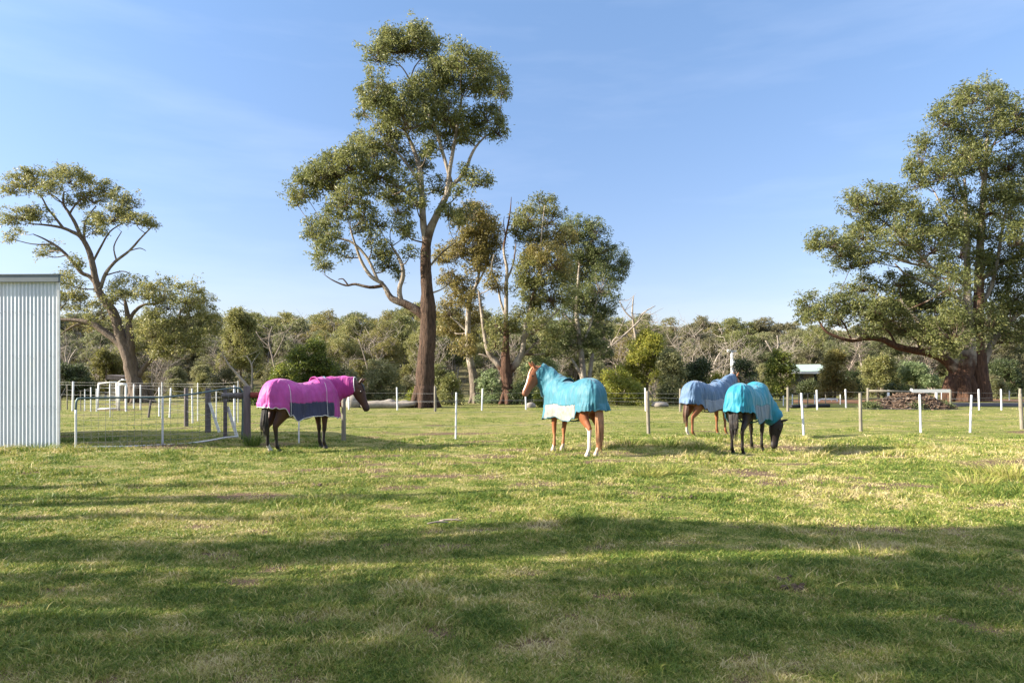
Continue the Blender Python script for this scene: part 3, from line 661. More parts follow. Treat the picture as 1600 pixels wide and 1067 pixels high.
# ---- trees of the woodland behind: a few kinds, each built once and copied
def woodland_kind(name, h, spread, stems, leafm, barkm, seed, density=1.0, lp=(0.30, 0.10), bare=0.25, low=0.35, tint=0.7):
    global RNG
    keep = RNG; RNG = np.random.default_rng(seed)
    root = empty(name, (0, 0, 0))
    w, wood, leaf = MB(), MB(), MB()
    tips = []
    for s in range(stems):
        a = RNG.uniform(0, 6.283); out = spread * RNG.uniform(0.15, 0.5) if stems > 1 else 0.0
        p = [np.array([0, 0, -0.3])]
        top = np.array([math.cos(a) * out, math.sin(a) * out, h * RNG.uniform(0.72, 0.92)])
        for f in (0.2, 0.45, 0.7, 1.0):
            p.append(top * f + [RNG.normal() * 0.18, RNG.normal() * 0.18, 0])
        r0 = 0.022 * h / math.sqrt(stems)
        w.tube(p, [r0 * 1.25, r0, r0 * 0.8, r0 * 0.55, r0 * 0.2], n=7, att=[tint * 0.5, tint, tint, 1, 1], rough=0.06, smooth=3)
        for k in range(int(5 + 6 * density)):
            f = RNG.uniform(low, 1.0); i = min(3, int(f * 4)); q = p[i] + (p[i + 1] - p[i]) * (f * 4 - i if i < 4 else 1)
            b = RNG.uniform(0, 6.283); ln = spread * RNG.uniform(0.35, 0.85) * (1.15 - 0.6 * f)
            e = q + [math.cos(b) * ln, math.sin(b) * ln, ln * RNG.uniform(0.3, 1.0)]
            if e[2] > h: e[2] = h * RNG.uniform(0.9, 1.0)
            m_ = q * 0.5 + e * 0.5 + [0, 0, -0.1 * ln]
            wood.tube([q, m_, e], [r0 * 0.45, r0 * 0.3, 0.02], n=5, att=1.0, cap=False, smooth=3)
            for t in range(3):
                g = m_ + RNG.normal(size=3) * ln * 0.35
                wood.tube([m_ * 0.7 + q * 0.3, g], [0.022, 0.008], n=4, att=0.9, cap=False, smooth=1)
            if RNG.uniform() > bare:
                rr = spread * RNG.uniform(0.20, 0.36)
                add_cluster(wood, leaf, e, (rr, rr, rr * RNG.uniform(0.5, 0.75)), m_, lp, 0.8, 0.62 * density)
    w.build('trunk', M[barkm], root); wood.build('twigs', M[barkm], root)
    leaf.build('crown', M[leafm], root, smooth=False)
    RNG = keep
    return root

def copy_tree(root, loc, rz, sc, label=None, group=None, cat='tree'):
    r = root.copy(); COL.objects.link(r)
    r.location = loc; r.rotation_euler = (0, 0, rz); r.scale = sc
    tag(r, label, cat, group)
    for ch in list(root.children):
        c = ch.copy(); COL.objects.link(c); c.parent = r
    return r

def bushy(name, h, w, leafm, seed, density=1.0, lp=(0.20, 0.07), pointed=0.0, barkm='bark_grey', tall_base=0.0):
    """a full shrub: foliage clumps from near the ground to the top"""
    global RNG
    keep = RNG; RNG = np.random.default_rng(seed)
    root = empty(name, (0, 0, 0))
    wd, leaf, st = MB(), MB(), MB()
    st.tube([[0, 0, -0.2], [0.05, 0, h * 0.3], [0, 0.05, h * 0.75]], [0.035 * w, 0.028 * w, 0.012], n=7, att=0.3, smooth=3)
    n = int(16 * density * max(1, h / w * 0.8))
    for k in range(n):
        f = RNG.uniform(tall_base, 1) ** 0.85
        rad = (w / 2) * (math.sin(math.pi * min(0.98, 0.22 + 0.70 * f)) ** 0.7 if pointed < 0.5 else (1.05 - f) ** 0.6) * 0.82
        a = RNG.uniform(0, 6.283); q = rad * math.sqrt(RNG.uniform(0.15, 1))
        rr = w * RNG.uniform(0.13, 0.22)
        c = np.array([math.cos(a) * q, math.sin(a) * q, max(rr * 0.6, f * (h - rr * 0.7))])
        add_cluster(wd, leaf, c, (rr, rr, rr * RNG.uniform(0.7, 1.0)), (c[0] * 0.2, c[1] * 0.2, c[2] * 0.8), lp, 0.3, 0.8)
    st.build('trunk', M[barkm], root); wd.build('twigs', M[barkm], root)
    leaf.build('crown', M[leafm], root, smooth=False)
    RNG = keep
    return root

USED = set()
def place(kind, px, d, y_top, width_k=1.0, label=None, group=None, cat='tree', h0=10.0, rz=None, sink=0.0):
    """stand kind (built h0 m tall) at pixel column px, depth d, so its top reaches y_top"""
    g = gp(px, d, sink)
    top = CAMH + (HY - y_top) * d / FPX
    s = max(0.15, (top - g[2]) / h0)
    rz = RNG.uniform(0, 6.283) if rz is None else rz
    sc = (s * width_k, s * width_k, s)
    if kind.name in USED:
        return copy_tree(kind, g, rz, sc, label, group, cat)
    USED.add(kind.name)
    kind.location = g; kind.rotation_euler = (0, 0, rz); kind.scale = sc
    return tag(kind, label, cat, group)

W_KINDS = [
    woodland_kind('woodland_gum', 10, 4.2, 2, 'leaf_grey', 'bark_pale', 101, 1.0),
    woodland_kind('woodland_gum', 10, 4.6, 3, 'leaf_gum', 'bark_grey', 102, 1.0),
    woodland_kind('woodland_gum', 10, 3.8, 1, 'leaf_grey', 'bark_grey', 103, 1.3, bare=0.15),
    woodland_kind('woodland_gum', 10, 4.6, 3, 'leaf_brown', 'bark_pale', 104, 1.0, bare=0.4),
    woodland_kind('woodland_gum', 10, 4.4, 2, 'leaf_brown', 'bark_grey', 105, 1.1, bare=0.3),
    woodland_kind('woodland_gum', 10, 4.2, 2, 'leaf_olive', 'bark_pale', 106, 1.0)]
S_KINDS = [
    bushy('woodland_shrub', 10, 9, 'leaf_grey', 201, 1.5, lp=(0.5, 0.17)),
    bushy('woodland_shrub', 10, 9, 'leaf_brown', 202, 1.4, lp=(0.5, 0.17)),
    bushy('woodland_shrub', 10, 8, 'leaf_gum', 203, 1.4, lp=(0.5, 0.17)),
    bushy('woodland_shrub', 10, 9, 'leaf_olive', 204, 1.4, lp=(0.5, 0.17))]

PX = [-60, 60, 180, 330, 360, 410, 450, 500, 560, 600, 640, 700, 800, 880, 960, 1000, 1100, 1200, 1250, 1300, 1400, 1500, 1660]
PY = [470, 478, 490, 484, 482, 488, 482, 486, 474, 468, 474, 482, 490, 492, 490, 492, 497, 500, 488, 494, 494, 490, 490]
GL = 'gum tree of the grey green woodland behind the paddock'
SL = 'bushy grey olive scrub at the foot of the woodland'
for d, step, drop in ((120, 46, 0), (104, 48, 8), (88, 50, 20), (74, 56, 36)):
    x = -90 + RNG.uniform(0, step)
    while x < 1700:
        yt = np.interp(x, PX, PY) - 6 + drop + RNG.uniform(-3, 14)
        right = x > 940
        pool = [0, 1, 2, 5, 0, 1] if not right else [3, 4, 2, 0, 1, 5]
        place(W_KINDS[pool[int(RNG.integers(len(pool)))]], x, d + RNG.uniform(-6, 6), yt, RNG.uniform(0.8, 1.15) * (1.0 if d < 100 else 1.15), GL, 'gum trees of the woodland behind the paddock')
        x += step * RNG.uniform(0.6, 1.4)
for d, step, yc in ((130, 40, 520), (96, 46, 545), (64, 58, 575), (55, 60, 592)):
    x = -90 + RNG.uniform(0, step)
    while x < 1700:
        right = x > 940
        pool = [0, 0, 2, 3, 1] if not right else [1, 1, 0, 2]
        if not (d == 55 and (1225 < x < 1480)) and not (d == 64 and 1225 < x < 1305):
            place(S_KINDS[pool[int(RNG.integers(len(pool)))]], x, d + RNG.uniform(-4, 4), yc + RNG.uniform(-14, 12), RNG.uniform(0.9, 1.4), SL, 'scrub at the foot of the woodland', 'shrub')
        x += step * RNG.uniform(0.6, 1.4)

def bare_kind(seed, h, mat):
    global RNG
    keep = RNG; RNG = np.random.default_rng(seed)
    root = empty('bare_sapling', (0, 0, 0)); w, t = MB(), MB()
    for s_ in range(3):
        a = RNG.uniform(0, 6.283); tip = np.array([math.cos(a) * h * .22, math.sin(a) * h * .22, h * RNG.uniform(.75, 1)])
        pts = [np.array([0, 0, -.2])] + [tip * f + RNG.normal(size=3) * [.03 * h, .03 * h, 0] for f in (.2, .4, .6, .8, 1)]
        w.tube(pts, [.010 * h, .009 * h, .0075 * h, .006 * h, .004 * h, .001 * h], n=6, smooth=3)
        for k in range(26):
            i = int(RNG.integers(1, 5)); q = pts[i] + (pts[i + 1] - pts[i]) * RNG.uniform(); b = RNG.uniform(0, 6.283); ln = h * RNG.uniform(.10, .30)
            e = q + np.array([math.cos(b), math.sin(b), RNG.uniform(.2, 1.2)]) * ln; m_ = (q + e) / 2 + RNG.normal(size=3) * ln * .08
            t.tube([q, m_, e], [.0035 * h, .0025 * h, .0012 * h], n=4, cap=False)
            for j in range(4):
                g = m_ + (e - m_) * RNG.uniform(0, 1); t.tube([g, g + (RNG.normal(size=3) * .5 + [0, 0, .5]) * ln * .45], [.0018 * h, .0009 * h], n=3, cap=False, smooth=1)
    w.build('trunk', M[mat], root); t.build('twigs', M[mat], root)
    RNG = keep
    return root
M['twig_brown'] = plain_mat('brown_grey_twigs', (0.28, 0.24, 0.195), 0.9, 0.3, 3)
B_KINDS = [bare_kind(601, 10, 'twig_brown'), bare_kind(602, 10, 'dead_twig'), bare_kind(603, 10, 'twig_brown')]
for d, n_ in ((70, 22), (54, 18), (45, 12)):
    for x in np.linspace(-40, 1640, n_):
        x = x + RNG.uniform(-25, 25)
        if d < 60 and 1215 < x < 1620: continue
        place(B_KINDS[int(RNG.integers(3))], x, d + RNG.uniform(-3, 3), {70: 520, 54: 548, 45: 575}[d] + RNG.uniform(-18, 18), RNG.uniform(.9, 1.5), 'leafless grey brown sapling among the woodland scrub', 'bare saplings in the woodland')

# ---- single shrubs and small trees one can tell apart
def shrub(px, d, y_top, w_px, leafm, seed, label, name='shrub', cat='shrub', density=1.0, pointed=0.0, lp=(0.17, 0.06), tall_base=0.0, barkm='bark_grey'):
    g = gp(px, d)
    h = CAMH + (HY - y_top) * d / FPX - g[2]
    o = bushy(name, h, w_px * d / FPX, leafm, seed, density, lp, pointed, barkm, tall_base)
    o.location = g
    return tag(o, label, cat)
shrub(481, 44, 524, 84, 'leaf_wattle', 301, 'round dark green wattle behind the pink rugged horse', 'wattle_tree', 'tree', 1.5)
shrub(448, 42, 568, 56, 'leaf_wattle', 302, 'low dark green wattle left of the round wattle', 'wattle_bush', 'shrub', 1.2)
shrub(1010, 47, 514, 76, 'leaf_wattle_y', 303, 'tall bright green wattle with a rounded crown right of the teal rugged horse', 'wattle_tree', 'tree', 1.3, tall_base=0.25)
shrub(963, 40, 572, 50, 'leaf_wattle_y', 304, 'yellow green wattle bush beside the rump of the teal rugged horse', 'wattle_bush', 'shrub', 1.3)
shrub(993, 39.5, 596, 34, 'leaf_wattle_y', 305, 'small yellow green wattle bush between two white far posts', 'wattle_bush', 'shrub', 1.0)
shrub(1050, 41, 545, 54, 'leaf_grey', 306, 'tall olive grey shrub behind the post left of the grey blue rug', 'tall_shrub', 'shrub', 1.4, pointed=1)
shrub(1090, 43, 556, 56, 'leaf_dark', 307, 'dark green shrub right of the tall olive grey shrub', 'shrub', 'shrub', 1.3)
shrub(1118, 42, 586, 30, 'leaf_wattle_y', 308, 'low yellow green bush above the grey blue rug', 'shrub', 'shrub', 1.0)
shrub(1165, 48, 560, 50, 'leaf_dark', 309, 'dark shrub behind the steel utility pole', 'shrub', 'shrub', 1.2)
shrub(1219, 47, 546, 50, 'leaf_wattle', 310, 'dark green wattle just left of the green roofed house', 'wattle_tree', 'tree', 1.3)
shrub(1304, 50, 546, 62, 'leaf_olive', 311, 'olive cone shaped cypress right of the green roofed house', 'cypress_tree', 'tree', 1.6, pointed=1)
shrub(1262, 52, 594, 40, 'leaf_dark', 341, 'dark bush in front of the green roofed house', 'shrub', 'shrub', 1.2)
shrub(1332, 52, 580, 36, 'leaf_dark', 312, 'low dark bush right of the olive cypress', 'shrub', 'shrub', 1.1)
shrub(1372, 54, 556, 60, 'leaf_gum', 313, 'olive green bushy tree left of the mulch heap', 'small_tree', 'tree', 1.3)
shrub(1430, 54, 566, 60, 'leaf_pale', 314, 'paler green bush behind the mulch heap', 'shrub', 'shrub', 1.3)
shrub(1396, 50, 598, 34, 'leaf_dark', 315, 'small dark bush behind the timber rail', 'shrub', 'shrub', 1.0)
shrub(1570, 58, 560, 70, 'leaf_dark', 316, 'dark bush right of the double gum trunk', 'shrub', 'shrub', 1.3)
shrub(1558, 50, 592, 22, 'leaf_grey', 317, 'little cone shaped shrub beside the right posts', 'shrub', 'shrub', 1.0, pointed=1)
shrub(768, 42, 578, 44, 'leaf_pale', 318, 'pale leafy bush left of the forked reddish trunk', 'shrub', 'shrub', 1.3)
shrub(845, 44, 552, 66, 'leaf_pale', 319, 'large pale leafy bush right of the forked reddish trunk', 'shrub', 'shrub', 1.4)
shrub(815, 41, 596, 40, 'leaf_dark', 320, 'low dark bush right of the forked reddish trunk', 'shrub', 'shrub', 1.1)
shrub(845, 37.5, 612, 22, 'leaf_wattle_y', 321, 'small yellow green bush in front of the teal hooded neck', 'shrub', 'shrub', 0.9)
shrub(880, 46, 590, 60, 'leaf_wattle', 322, 'dark green shrub behind the teal rug', 'shrub', 'shrub', 1.2)
shrub(649, 37.5, 606, 18, 'leaf_wattle_y', 323, 'small yellow green bush at the left foot of the tallest gum', 'shrub', 'shrub', 0.8)
shrub(112, 50, 566, 66, 'leaf_dark', 324, 'dark bush beside the shed wall', 'shrub', 'shrub', 1.4)
shrub(400, 40, 612, 34, 'leaf_wattle', 325, 'low green bush behind the strainer post', 'shrub', 'shrub', 1.0)
shrub(705, 40, 585, 40, 'leaf_gum', 326, 'olive sapling thicket right of the tallest trunk', 'shrub', 'shrub', 1.0)
shrub(165, 54, 545, 60, 'leaf_olive', 327, 'yellow olive bush left of the leaning trunk', 'shrub', 'shrub', 1.2)
shrub(595, 46, 560, 70, 'leaf_grey', 328, 'feathery grey olive scrub left of the tallest trunk', 'shrub', 'shrub', 1.2)
shrub(540, 45, 572, 60, 'leaf_grey', 329, 'feathery grey olive scrub above the pink hooded horse head', 'shrub', 'shrub', 1.1)
shrub(350, 46, 575, 60, 'leaf_brown', 330, 'brownish scrub behind the gate posts', 'shrub', 'shrub', 1.0)
shrub(375, 52, 482, 66, 'leaf_gum', 331, 'dark topped bushy tree right of the leaning gum', 'small_tree', 'tree', 1.4, tall_base=0.3)

# ---- dead trees and bleached branches
def dead_tree(px, d, limbs, label, mat='dead_wood', name='dead_tree'):
    b = gp(px, d); root = empty(name, b); tag(root, label, 'dead tree')
    for i, (pts, r0, r1) in enumerate(limbs):
        P = px_tree_points(pts, d); w = MB()
        R = np.linspace(r0, r1, len(P)) * d / FPX
        w.tube(P, R, n=6, rough=0.08, smooth=3)
        for k in range(len(P) * 2):
            j = int(RNG.integers(0, len(P))); dv = RNG.normal(size=3) * [1, 0.6, 0.7] + [0, 0, 0.4]; ln = RNG.uniform(0.4, 1.3)
            w.tube([P[j], P[j] + dv * ln * 0.5, P[j] + dv * ln + RNG.normal(size=3) * 0.1], [R[j] * 0.4, 0.02, 0.008], n=4, cap=False)
        w.build('trunk' if i == 0 else 'limb', M[mat], root, offset=b)
    return root
dead_tree(393, 44, [([(394, 636), (392, 612), (380, 596), (366, 580), (356, 568), (349, 555)], 3.2, 1.0), ([(393, 612), (394, 590), (393, 570), (385, 556)], 2.2, .8)], 'bleached dead branch behind the red rail')
dead_tree(992, 60, [([(1000, 620), (998, 560), (992, 520), (988, 490), (990, 462)], 3, 0.8), ([(992, 510), (1004, 490), (1024, 478)], 1.5, .5), ([(990, 500), (976, 486), (968, 470)], 1.4, .5)], 'bare grey dead tree rising above the bright green wattle', 'twig_brown')
dead_tree(962, 56, [([(950, 545), (968, 530), (985, 515), (1000, 500)], 2.2, 1.0), ([(955, 540), (962, 528), (980, 524)], 1.6, .8)], 'tangle of grey fallen branches left of the bright green wattle', 'twig_brown')
dead_tree(1205, 62, [([(1212, 600), (1210, 560), (1204, 545), (1196, 532)], 2.4, .8), ([(1210, 555), (1216, 540), (1214, 524)], 1.6, .6)], 'bleached dead tree left of the green roofed house')
dead_tree(1120, 60, [([(1112, 590), (1116, 570), (1122, 556), (1130, 545)], 1.8, .8), ([(1108, 582), (1120, 576), (1130, 572)], 1.4, .6)], 'pale leaning dead branches left of the utility pole')
dead_tree(112, 52, [([(104, 620), (106, 580), (110, 560), (120, 545)], 2.2, .8), ([(106, 572), (102, 555), (104, 540)], 1.4, .5)], 'bleached dead trunk beside the shed wall')
dead_tree(580, 50, [([(572, 630), (576, 590), (570, 560), (560, 530)], 1.8, .6), ([(576, 590), (588, 570), (600, 556)], 1.4, .5)], 'thin grey dead sapling left of the tallest trunk', 'dead_twig')
dead_tree(430, 58, [([(430, 620), (428, 570), (420, 535), (425, 510)], 2.0, .6), ([(428, 560), (440, 535), (446, 520)], 1.4, .5), ([(425, 545), (408, 530), (400, 518)], 1.2, .5)], 'bare grey sapling left of the round wattle', 'dead_twig')

# ---- gums outside the frame at the left that shade the foreground
TH_K = [woodland_kind('shading_gum', 10, 4.6, 2, 'leaf_gum', 'bark_pale', 151, 0.75, bare=0.22, lp=(0.26, 0.08)), woodland_kind('shading_gum', 10, 4.2, 3, 'leaf_gum', 'bark_pale', 152, 0.75, bare=0.2, lp=(0.26, 0.08))]
for i, (x, y, h, wk, k) in enumerate([(-17, 3.5, 9.5, .20, 0), (-9, 3.9, 10, .22, 1), (-6.0, 3.0, 9.5, .20, 0), (-18, 2.4, 9.5, .2, 1), (-10.5, 2.7, 10, .2, 0), (-16.5, 5.75, 9, .15, 1), (-9.0, 5.75, 9, .17, 0), (-7.6, 4.7, 9.5, .15, 1), (-10.5, 7.0, 8, .12, 0), (-9.6, 6.5, 9, .15, 1), (-7.4, 6.3, 9.5, .16, 0),
                                      (-17, 6.1, 7, .10, 1), (-17, 8.5, 8, .09, 0), (-17.5, 9.8, 7, .085, 1), (-15, 7.6, 6.5, .07, 0), (-12.5, 9.2, 7, .05, 1), (-10.0, 5.05, 9, .11, 1), (-6.6, 5.15, 9.5, .12, 0), (-19, 4.7, 9, .06, 1), (-7.0, 7.0, 8, .05, 0)]):
    y -= 0.75; s = h / 10; o = TH_K[k]
    if o.name in USED: o = copy_tree(o, (x, y, 0), i * 1.1, (s * wk, s * wk, s))
    else: USED.add(o.name); o.location = (x, y, 0); o.rotation_euler = (0, 0, i * 1.1); o.scale = (s * wk, s * wk, s)
    tag(o, 'gum tree beyond the left edge whose shadow stripes the near grass', 'tree', 'shading gum trees left of the camera')

# ------------------------------------------------------------------ corrugated shed
def corrugated_material():
    m, n, l, b = new_mat('corrugated_zinc')
    tc = n.new('ShaderNodeTexCoord')
    mp = n.new('ShaderNodeMapping'); mp.inputs['Scale'].default_value = (1, 1, 0.1); l.new(tc.outputs['Object'], mp.inputs['Vector'])
    f = noise_node(n, l, 5, 5, mp.outputs['Vector'], 0.6)
    g = noise_node(n, l, 1.1, 3, tc.outputs['Object'])
    c = ramp(n, l, f, [(0.3, (0.450, 0.505, 0.560)), (0.7, (0.580, 0.640, 0.700))])
    c = mixc(n, l, rng_node(n, l, g, 0.5, 0.75, 0, 0.35), c, (0.54, 0.53, 0.51))
    l.new(c, b.inputs['Base Color'])
    b.inputs['Metallic'].default_value = 0.25; b.inputs['Roughness'].default_value = 0.5
    return m
M['zinc'] = corrugated_material()
M['zinc_cap'] = plain_mat('grey_flashing', (0.15, 0.175, 0.19), 0.5, 0.1, 3, metal=0.3)
M['screw'] = plain_mat('roofing_screw', (0.30, 0.29, 0.28), 0.5, 0.1, 3, metal=0.5)

def corr_wall(name, a, b, z0, z1a, z1b, parent, pitch=0.088, amp=0.0065):
    a, b = np.array(a, float), np.array(b, float); L = np.linalg.norm(b - a); t = (b - a) / L; nrm = np.array([t[1], -t[0]])
    n = int(L / pitch * 10); s = np.linspace(0, L, n)
    off = amp * np.sin(s / pitch * 2 * math.pi)
    xy = a + s[:, None] * t + off[:, None] * nrm
    rows = []
    for f in np.linspace(0, 1, 5):
        z = z0 + (z1a + (z1b - z1a) * s / L - z0) * f
        rows.append(np.concatenate([xy, np.broadcast_to(z, (n,))[:, None]], 1))
    m_ = MB(); V = np.concatenate(rows)
    i, j = np.meshgrid(np.arange(4), np.arange(n - 1), indexing='ij')
    m_.add(V, np.stack([i * n + j, i * n + j + 1, (i + 1) * n + j + 1, (i + 1) * n + j], -1).reshape(-1, 4))
    o = m_.build(name, M['zinc'], parent, offset=parent.location)
    return o
sh_a, sh_b = (-14.3, 15.62), (-10.28, 15.5)
sc_, sd_ = (-13.0, 19.6), (-17.0, 19.8)
zt = CAMH + (HY - 432) * 15.5 / FPX
shed = empty('corrugated_shed', (-10.28, 15.5, 0))
tag(shed, 'pale corrugated iron shed at the left edge', 'shed')
corr_wall('wall', sh_a, sh_b, 0.0, zt + 0.05, zt, shed)
corr_wall('wall', sh_b, sc_, 0.0, zt - 0.02, zt - 0.3, shed)
corr_wall('wall', sc_, sd_, 0.0, zt - 0.3, zt - 0.3, shed)
corr_wall('wall', sd_, sh_a, 0.0, zt - 0.3, zt + 0.03, shed)
m_ = MB()   # roof sheet
m_.add([[sh_a[0], sh_a[1] - .03, zt + .03], [sh_b[0], sh_b[1] - .03, zt - .02], [sc_[0], sc_[1], zt - .32], [sd_[0], sd_[1], zt - .30]], [[0, 1, 2, 3]])
m_.build('roof', M['zinc'], shed, smooth=False, offset=shed.location)
m_ = MB(); m_.box(((sh_a[0] + sh_b[0]) / 2, 15.51, zt - 0.055), (4.10, 0.07, 0.15), rz=-0.03); m_.box(((sh_a[0] + sh_b[0]) / 2, 15.56, zt + 0.035), (4.14, 0.20, 0.02), rz=-0.03)
m_.build('flashing', M['zinc_cap'], shed, smooth=False, offset=shed.location)
m_ = MB(); m_.box((sh_b[0] + 0.005, 15.475, zt / 2 - 0.07), (0.055, 0.03, zt - 0.16)); m_.build('corner_flashing', M['galv'], shed, smooth=False, offset=shed.location)
m_ = MB()
for z in (0.95, 2.1, 3.1):
    for x in np.arange(-14.2, -10.4, 0.088 * 2):
        if RNG.uniform() < 0.8:
            m_.box((x + 0.022, 15.5 - (x + 10.28) * 0.03 - 0.018, z), (0.014, 0.01, 0.014))
sc_o = m_.build('screws', M['screw'], shed, smooth=False, offset=shed.location); sc_o['kind'] = 'stuff'

# ------------------------------------------------------------------ fences
def post_mesh(mb_, p, h, r, lean=(0, 0), n=8, taper=0.92):
    p = np.array(p, float); t = p + [lean[0] * h, lean[1] * h, h]
    m_ = p * 0.5 + t * 0.5
    mb_.tube([p - [0, 0, 0.25], p, m_, t - [0, 0, 0.015], t], [r, r, r * 0.97, r * taper, r * taper * 0.8], n=n, smooth=1)

def fence(name, posts, wires, label, group=None):
    """posts: (px, y_base, y_top, width px, material, dx lean px); wires: heights between neighbouring posts"""
    root = None; tops = []
    for px, yb, yt, wpx, mat, lean in posts:
        d = CAMH * FPX / (yb - HY); g = gp(px, d); 
        d_k = d / FPX
        if root is None: root = empty(name, g)
        h = (CAMH + (HY - yt) * d_k) - g[2]
        m_ = MB(); post_mesh(m_, g, h, wpx * d_k / 2 * 0.88, (lean * d_k / h, 0), 10 if wpx > 6 else 6)
        m_.build('post', M[mat], root, offset=root.location)
        tops.append((g, h, lean * d_k / h))
    for hz in wires:
        m_ = MB()
        for (a, ha, la), (b, hb, lb) in zip(tops[:-1], tops[1:]):
            A = a + [la * hz, -0.02, min(hz, ha * 0.97)]; B = b + [lb * hz, -0.02, min(hz, hb * 0.97)]
            m_.tube([A, A * .5 + B * .5 - [0, 0, .015], B], [0.0032] * 3, n=4, cap=False, smooth=2)
        m_.build('wire', M['wire'], root, offset=root.location)
    tag(root, label, 'fence', group)
    return root
W, Tm = 'white_post', 'timber'
fence('paddock_fence', [(386, 690, 603, 13, 'timber_dark', 0), (467, 690, 640, 3.0, W, 0), (537, 686, 622, 8, Tm, 0), (712, 685, 613, 3.6, W, 1), (1013.5, 679, 611, 6.5, Tm, -2), (1147, 680, 612, 4, W, 0), (1256, 678, 614, 4, W, -4), (1345, 673, 614, 6, Tm, -1),
      (1439, 675, 616, 3.8, W, -2), (1516, 674, 617, 3.8, W, 2), (1597, 671, 615, 6.5, Tm, -3), (1680, 668, 612, 6.5, Tm, 0)], [0.35, 0.7, 1.02], 'near paddock fence of round timber and white posts behind the horses')
fence('far_fence', [(545, 640, 607, 3, W, 0), (621, 641, 605, 3, W, -1), (680, 643, 603, 5, Tm, 0), (753, 641, 607, 3, W, 1), (822, 640, 613, 3, W, -1), (944, 640, 608, 3, W, 0), (1009, 642, 606, 3, W, -1), (1063, 643, 607, 4.5, Tm, 0), (1231, 643, 605, 4.6, Tm, 0), (1277, 640, 609, 3, W, -1), (1322, 637, 608, 3, W, -1),
      (1356, 638, 606, 4.6, Tm, 0)], [0.45, 0.85], 'farther fence of thin white posts along the tree line')
fence('yard_fence', [(1485, 638, 609, 4, Tm, 0), (1530, 640.5, 608, 3, W, -1), (1565, 640.5, 608, 3, W, -1), (1594, 641, 607, 5, Tm, 0), (1650, 641, 607, 3, W, 0)], [0.5, 0.85], 'white posted fence beside the asphalt driveway')
fence('back_fence', [(1224, 634, 618, 2, W, 0), (1238, 634, 616, 2, W, 0), (1248, 634, 616, 1.8, Tm, 0), (1262, 634, 615, 2, Tm, 0), (1273, 633, 616, 2, W, 0), (1290, 632, 616, 1.8, Tm, 0), (1313, 632, 616, 1.8, W, 0)], [0.4, 0.8], 'low distant fence of short posts left of the orange sand')
fence('back_fence', [(1464, 627, 611, 2, W, 0), (1471, 627, 612, 2, W, 0), (1548, 626, 611, 2, W, 0), (1577, 626, 610, 2, W, 0), (1610, 626, 610, 2, W, 0)], [0.5, 0.9], 'low distant fence behind the huge double trunk')
# the yard fence at the left, behind the gate
fence('stock_yard_fence', [(95, 641, 619, 2, Tm, 0), (105, 640, 600, 2, Tm, 0), (113.5, 642, 596, 3.4, W, 1), (126, 642, 610, 1.8, Tm, 0), (132.5, 642, 608, 1.8, W, 0), (142, 643, 605, 2.2, W, 0), (151, 643, 607, 2.4, W, 0)], [0.5, 1.0, 1.4], 'row of thin white posts beside the shed wall')
fence('stock_yard_fence', [(197, 643, 602, 3, W, 0), (209, 638, 600, 2.4, W, 0), (219.5, 640, 601, 2.4, W, 0), (249, 650, 605, 3, W, 0), (265, 652, 606, 3, W, 2), (301, 660, 607, 3, W, -1), (338, 656, 610, 2, W, 0), (367, 672, 602, 4, W, -1)], [0.6, 1.1], 'row of white posts seen through the bent gate')
fence('timber_yard_fence', [(232, 652, 624, 4, 'timber_dark', 4), (291, 666, 606, 7.5, 'timber_dark', 0), (325, 675, 606, 10, 'timber_dark', 0), (352, 684, 608, 7, 'timber_dark', 0)], [0.5, 0.9], 'line of dark timber posts beside the gate hinge')
fence('tall_wire_fence', [(93, 650, 595, 2, 'pole', 0), (172, 652, 596, 1.5, 'pole', 0), (253, 655, 597, 2, 'pole', 0), (309, 657, 598, 2, 'white_post', 0), (372, 660, 595, 2, 'pole', 0)], [0.9, 1.3, 1.5], 'tall fine wire fence running left from the strainer post')

def thing_px(name, label, cat, px, d):
    return tag(empty(name, gp(px, d)), label, cat)

# rails of the strainer assembly
d0 = CAMH * FPX / (690 - HY)
r = thing_px('fence_rail', 'red brown timber rail running from the strainer post behind the pink rug', 'rail', 392, d0)
m_ = MB(); m_.tube([ray(392, 617, d0), ray(450, 619, d0 + .2), ray(536, 632, d0 + .9)], [0.075, 0.075, 0.07], n=10, smooth=2); m_.build('rail', M['timber_red'], r, offset=r.location)
r = thing_px('brace_rail', 'dark timber brace rail left of the strainer post', 'rail', 352, d0 + 0.9)
m_ = MB(); m_.tube([ray(350, 618, d0 + .9), ray(381, 618, d0 + .1)], [0.075, 0.075], n=10, smooth=1); m_.build('rail', M['timber_dark'], r, offset=r.location)
for (x0, y0, x1, y1, d, lab) in ((328, 629, 342, 676, 20.0, 'white board leaning against the thicker dark timber post'), (356, 635, 370, 684, 18.2, 'white board leaning beside the gate hinge')):
    g = gp(x1, d); m_ = MB(); A, B = ray(x0, y0, d + .05), g + [0, 0, 0.02]
    ang = math.atan2(A[0] - B[0], A[2] - B[2]); L = np.linalg.norm(A - B)
    m_.box((A + B) / 2, (0.075, 0.03, L), tilt=(ang, 'Y'))
    o = m_.build('leaning_board', M['paint_white'], smooth=False); tag(o, lab, 'board', None)

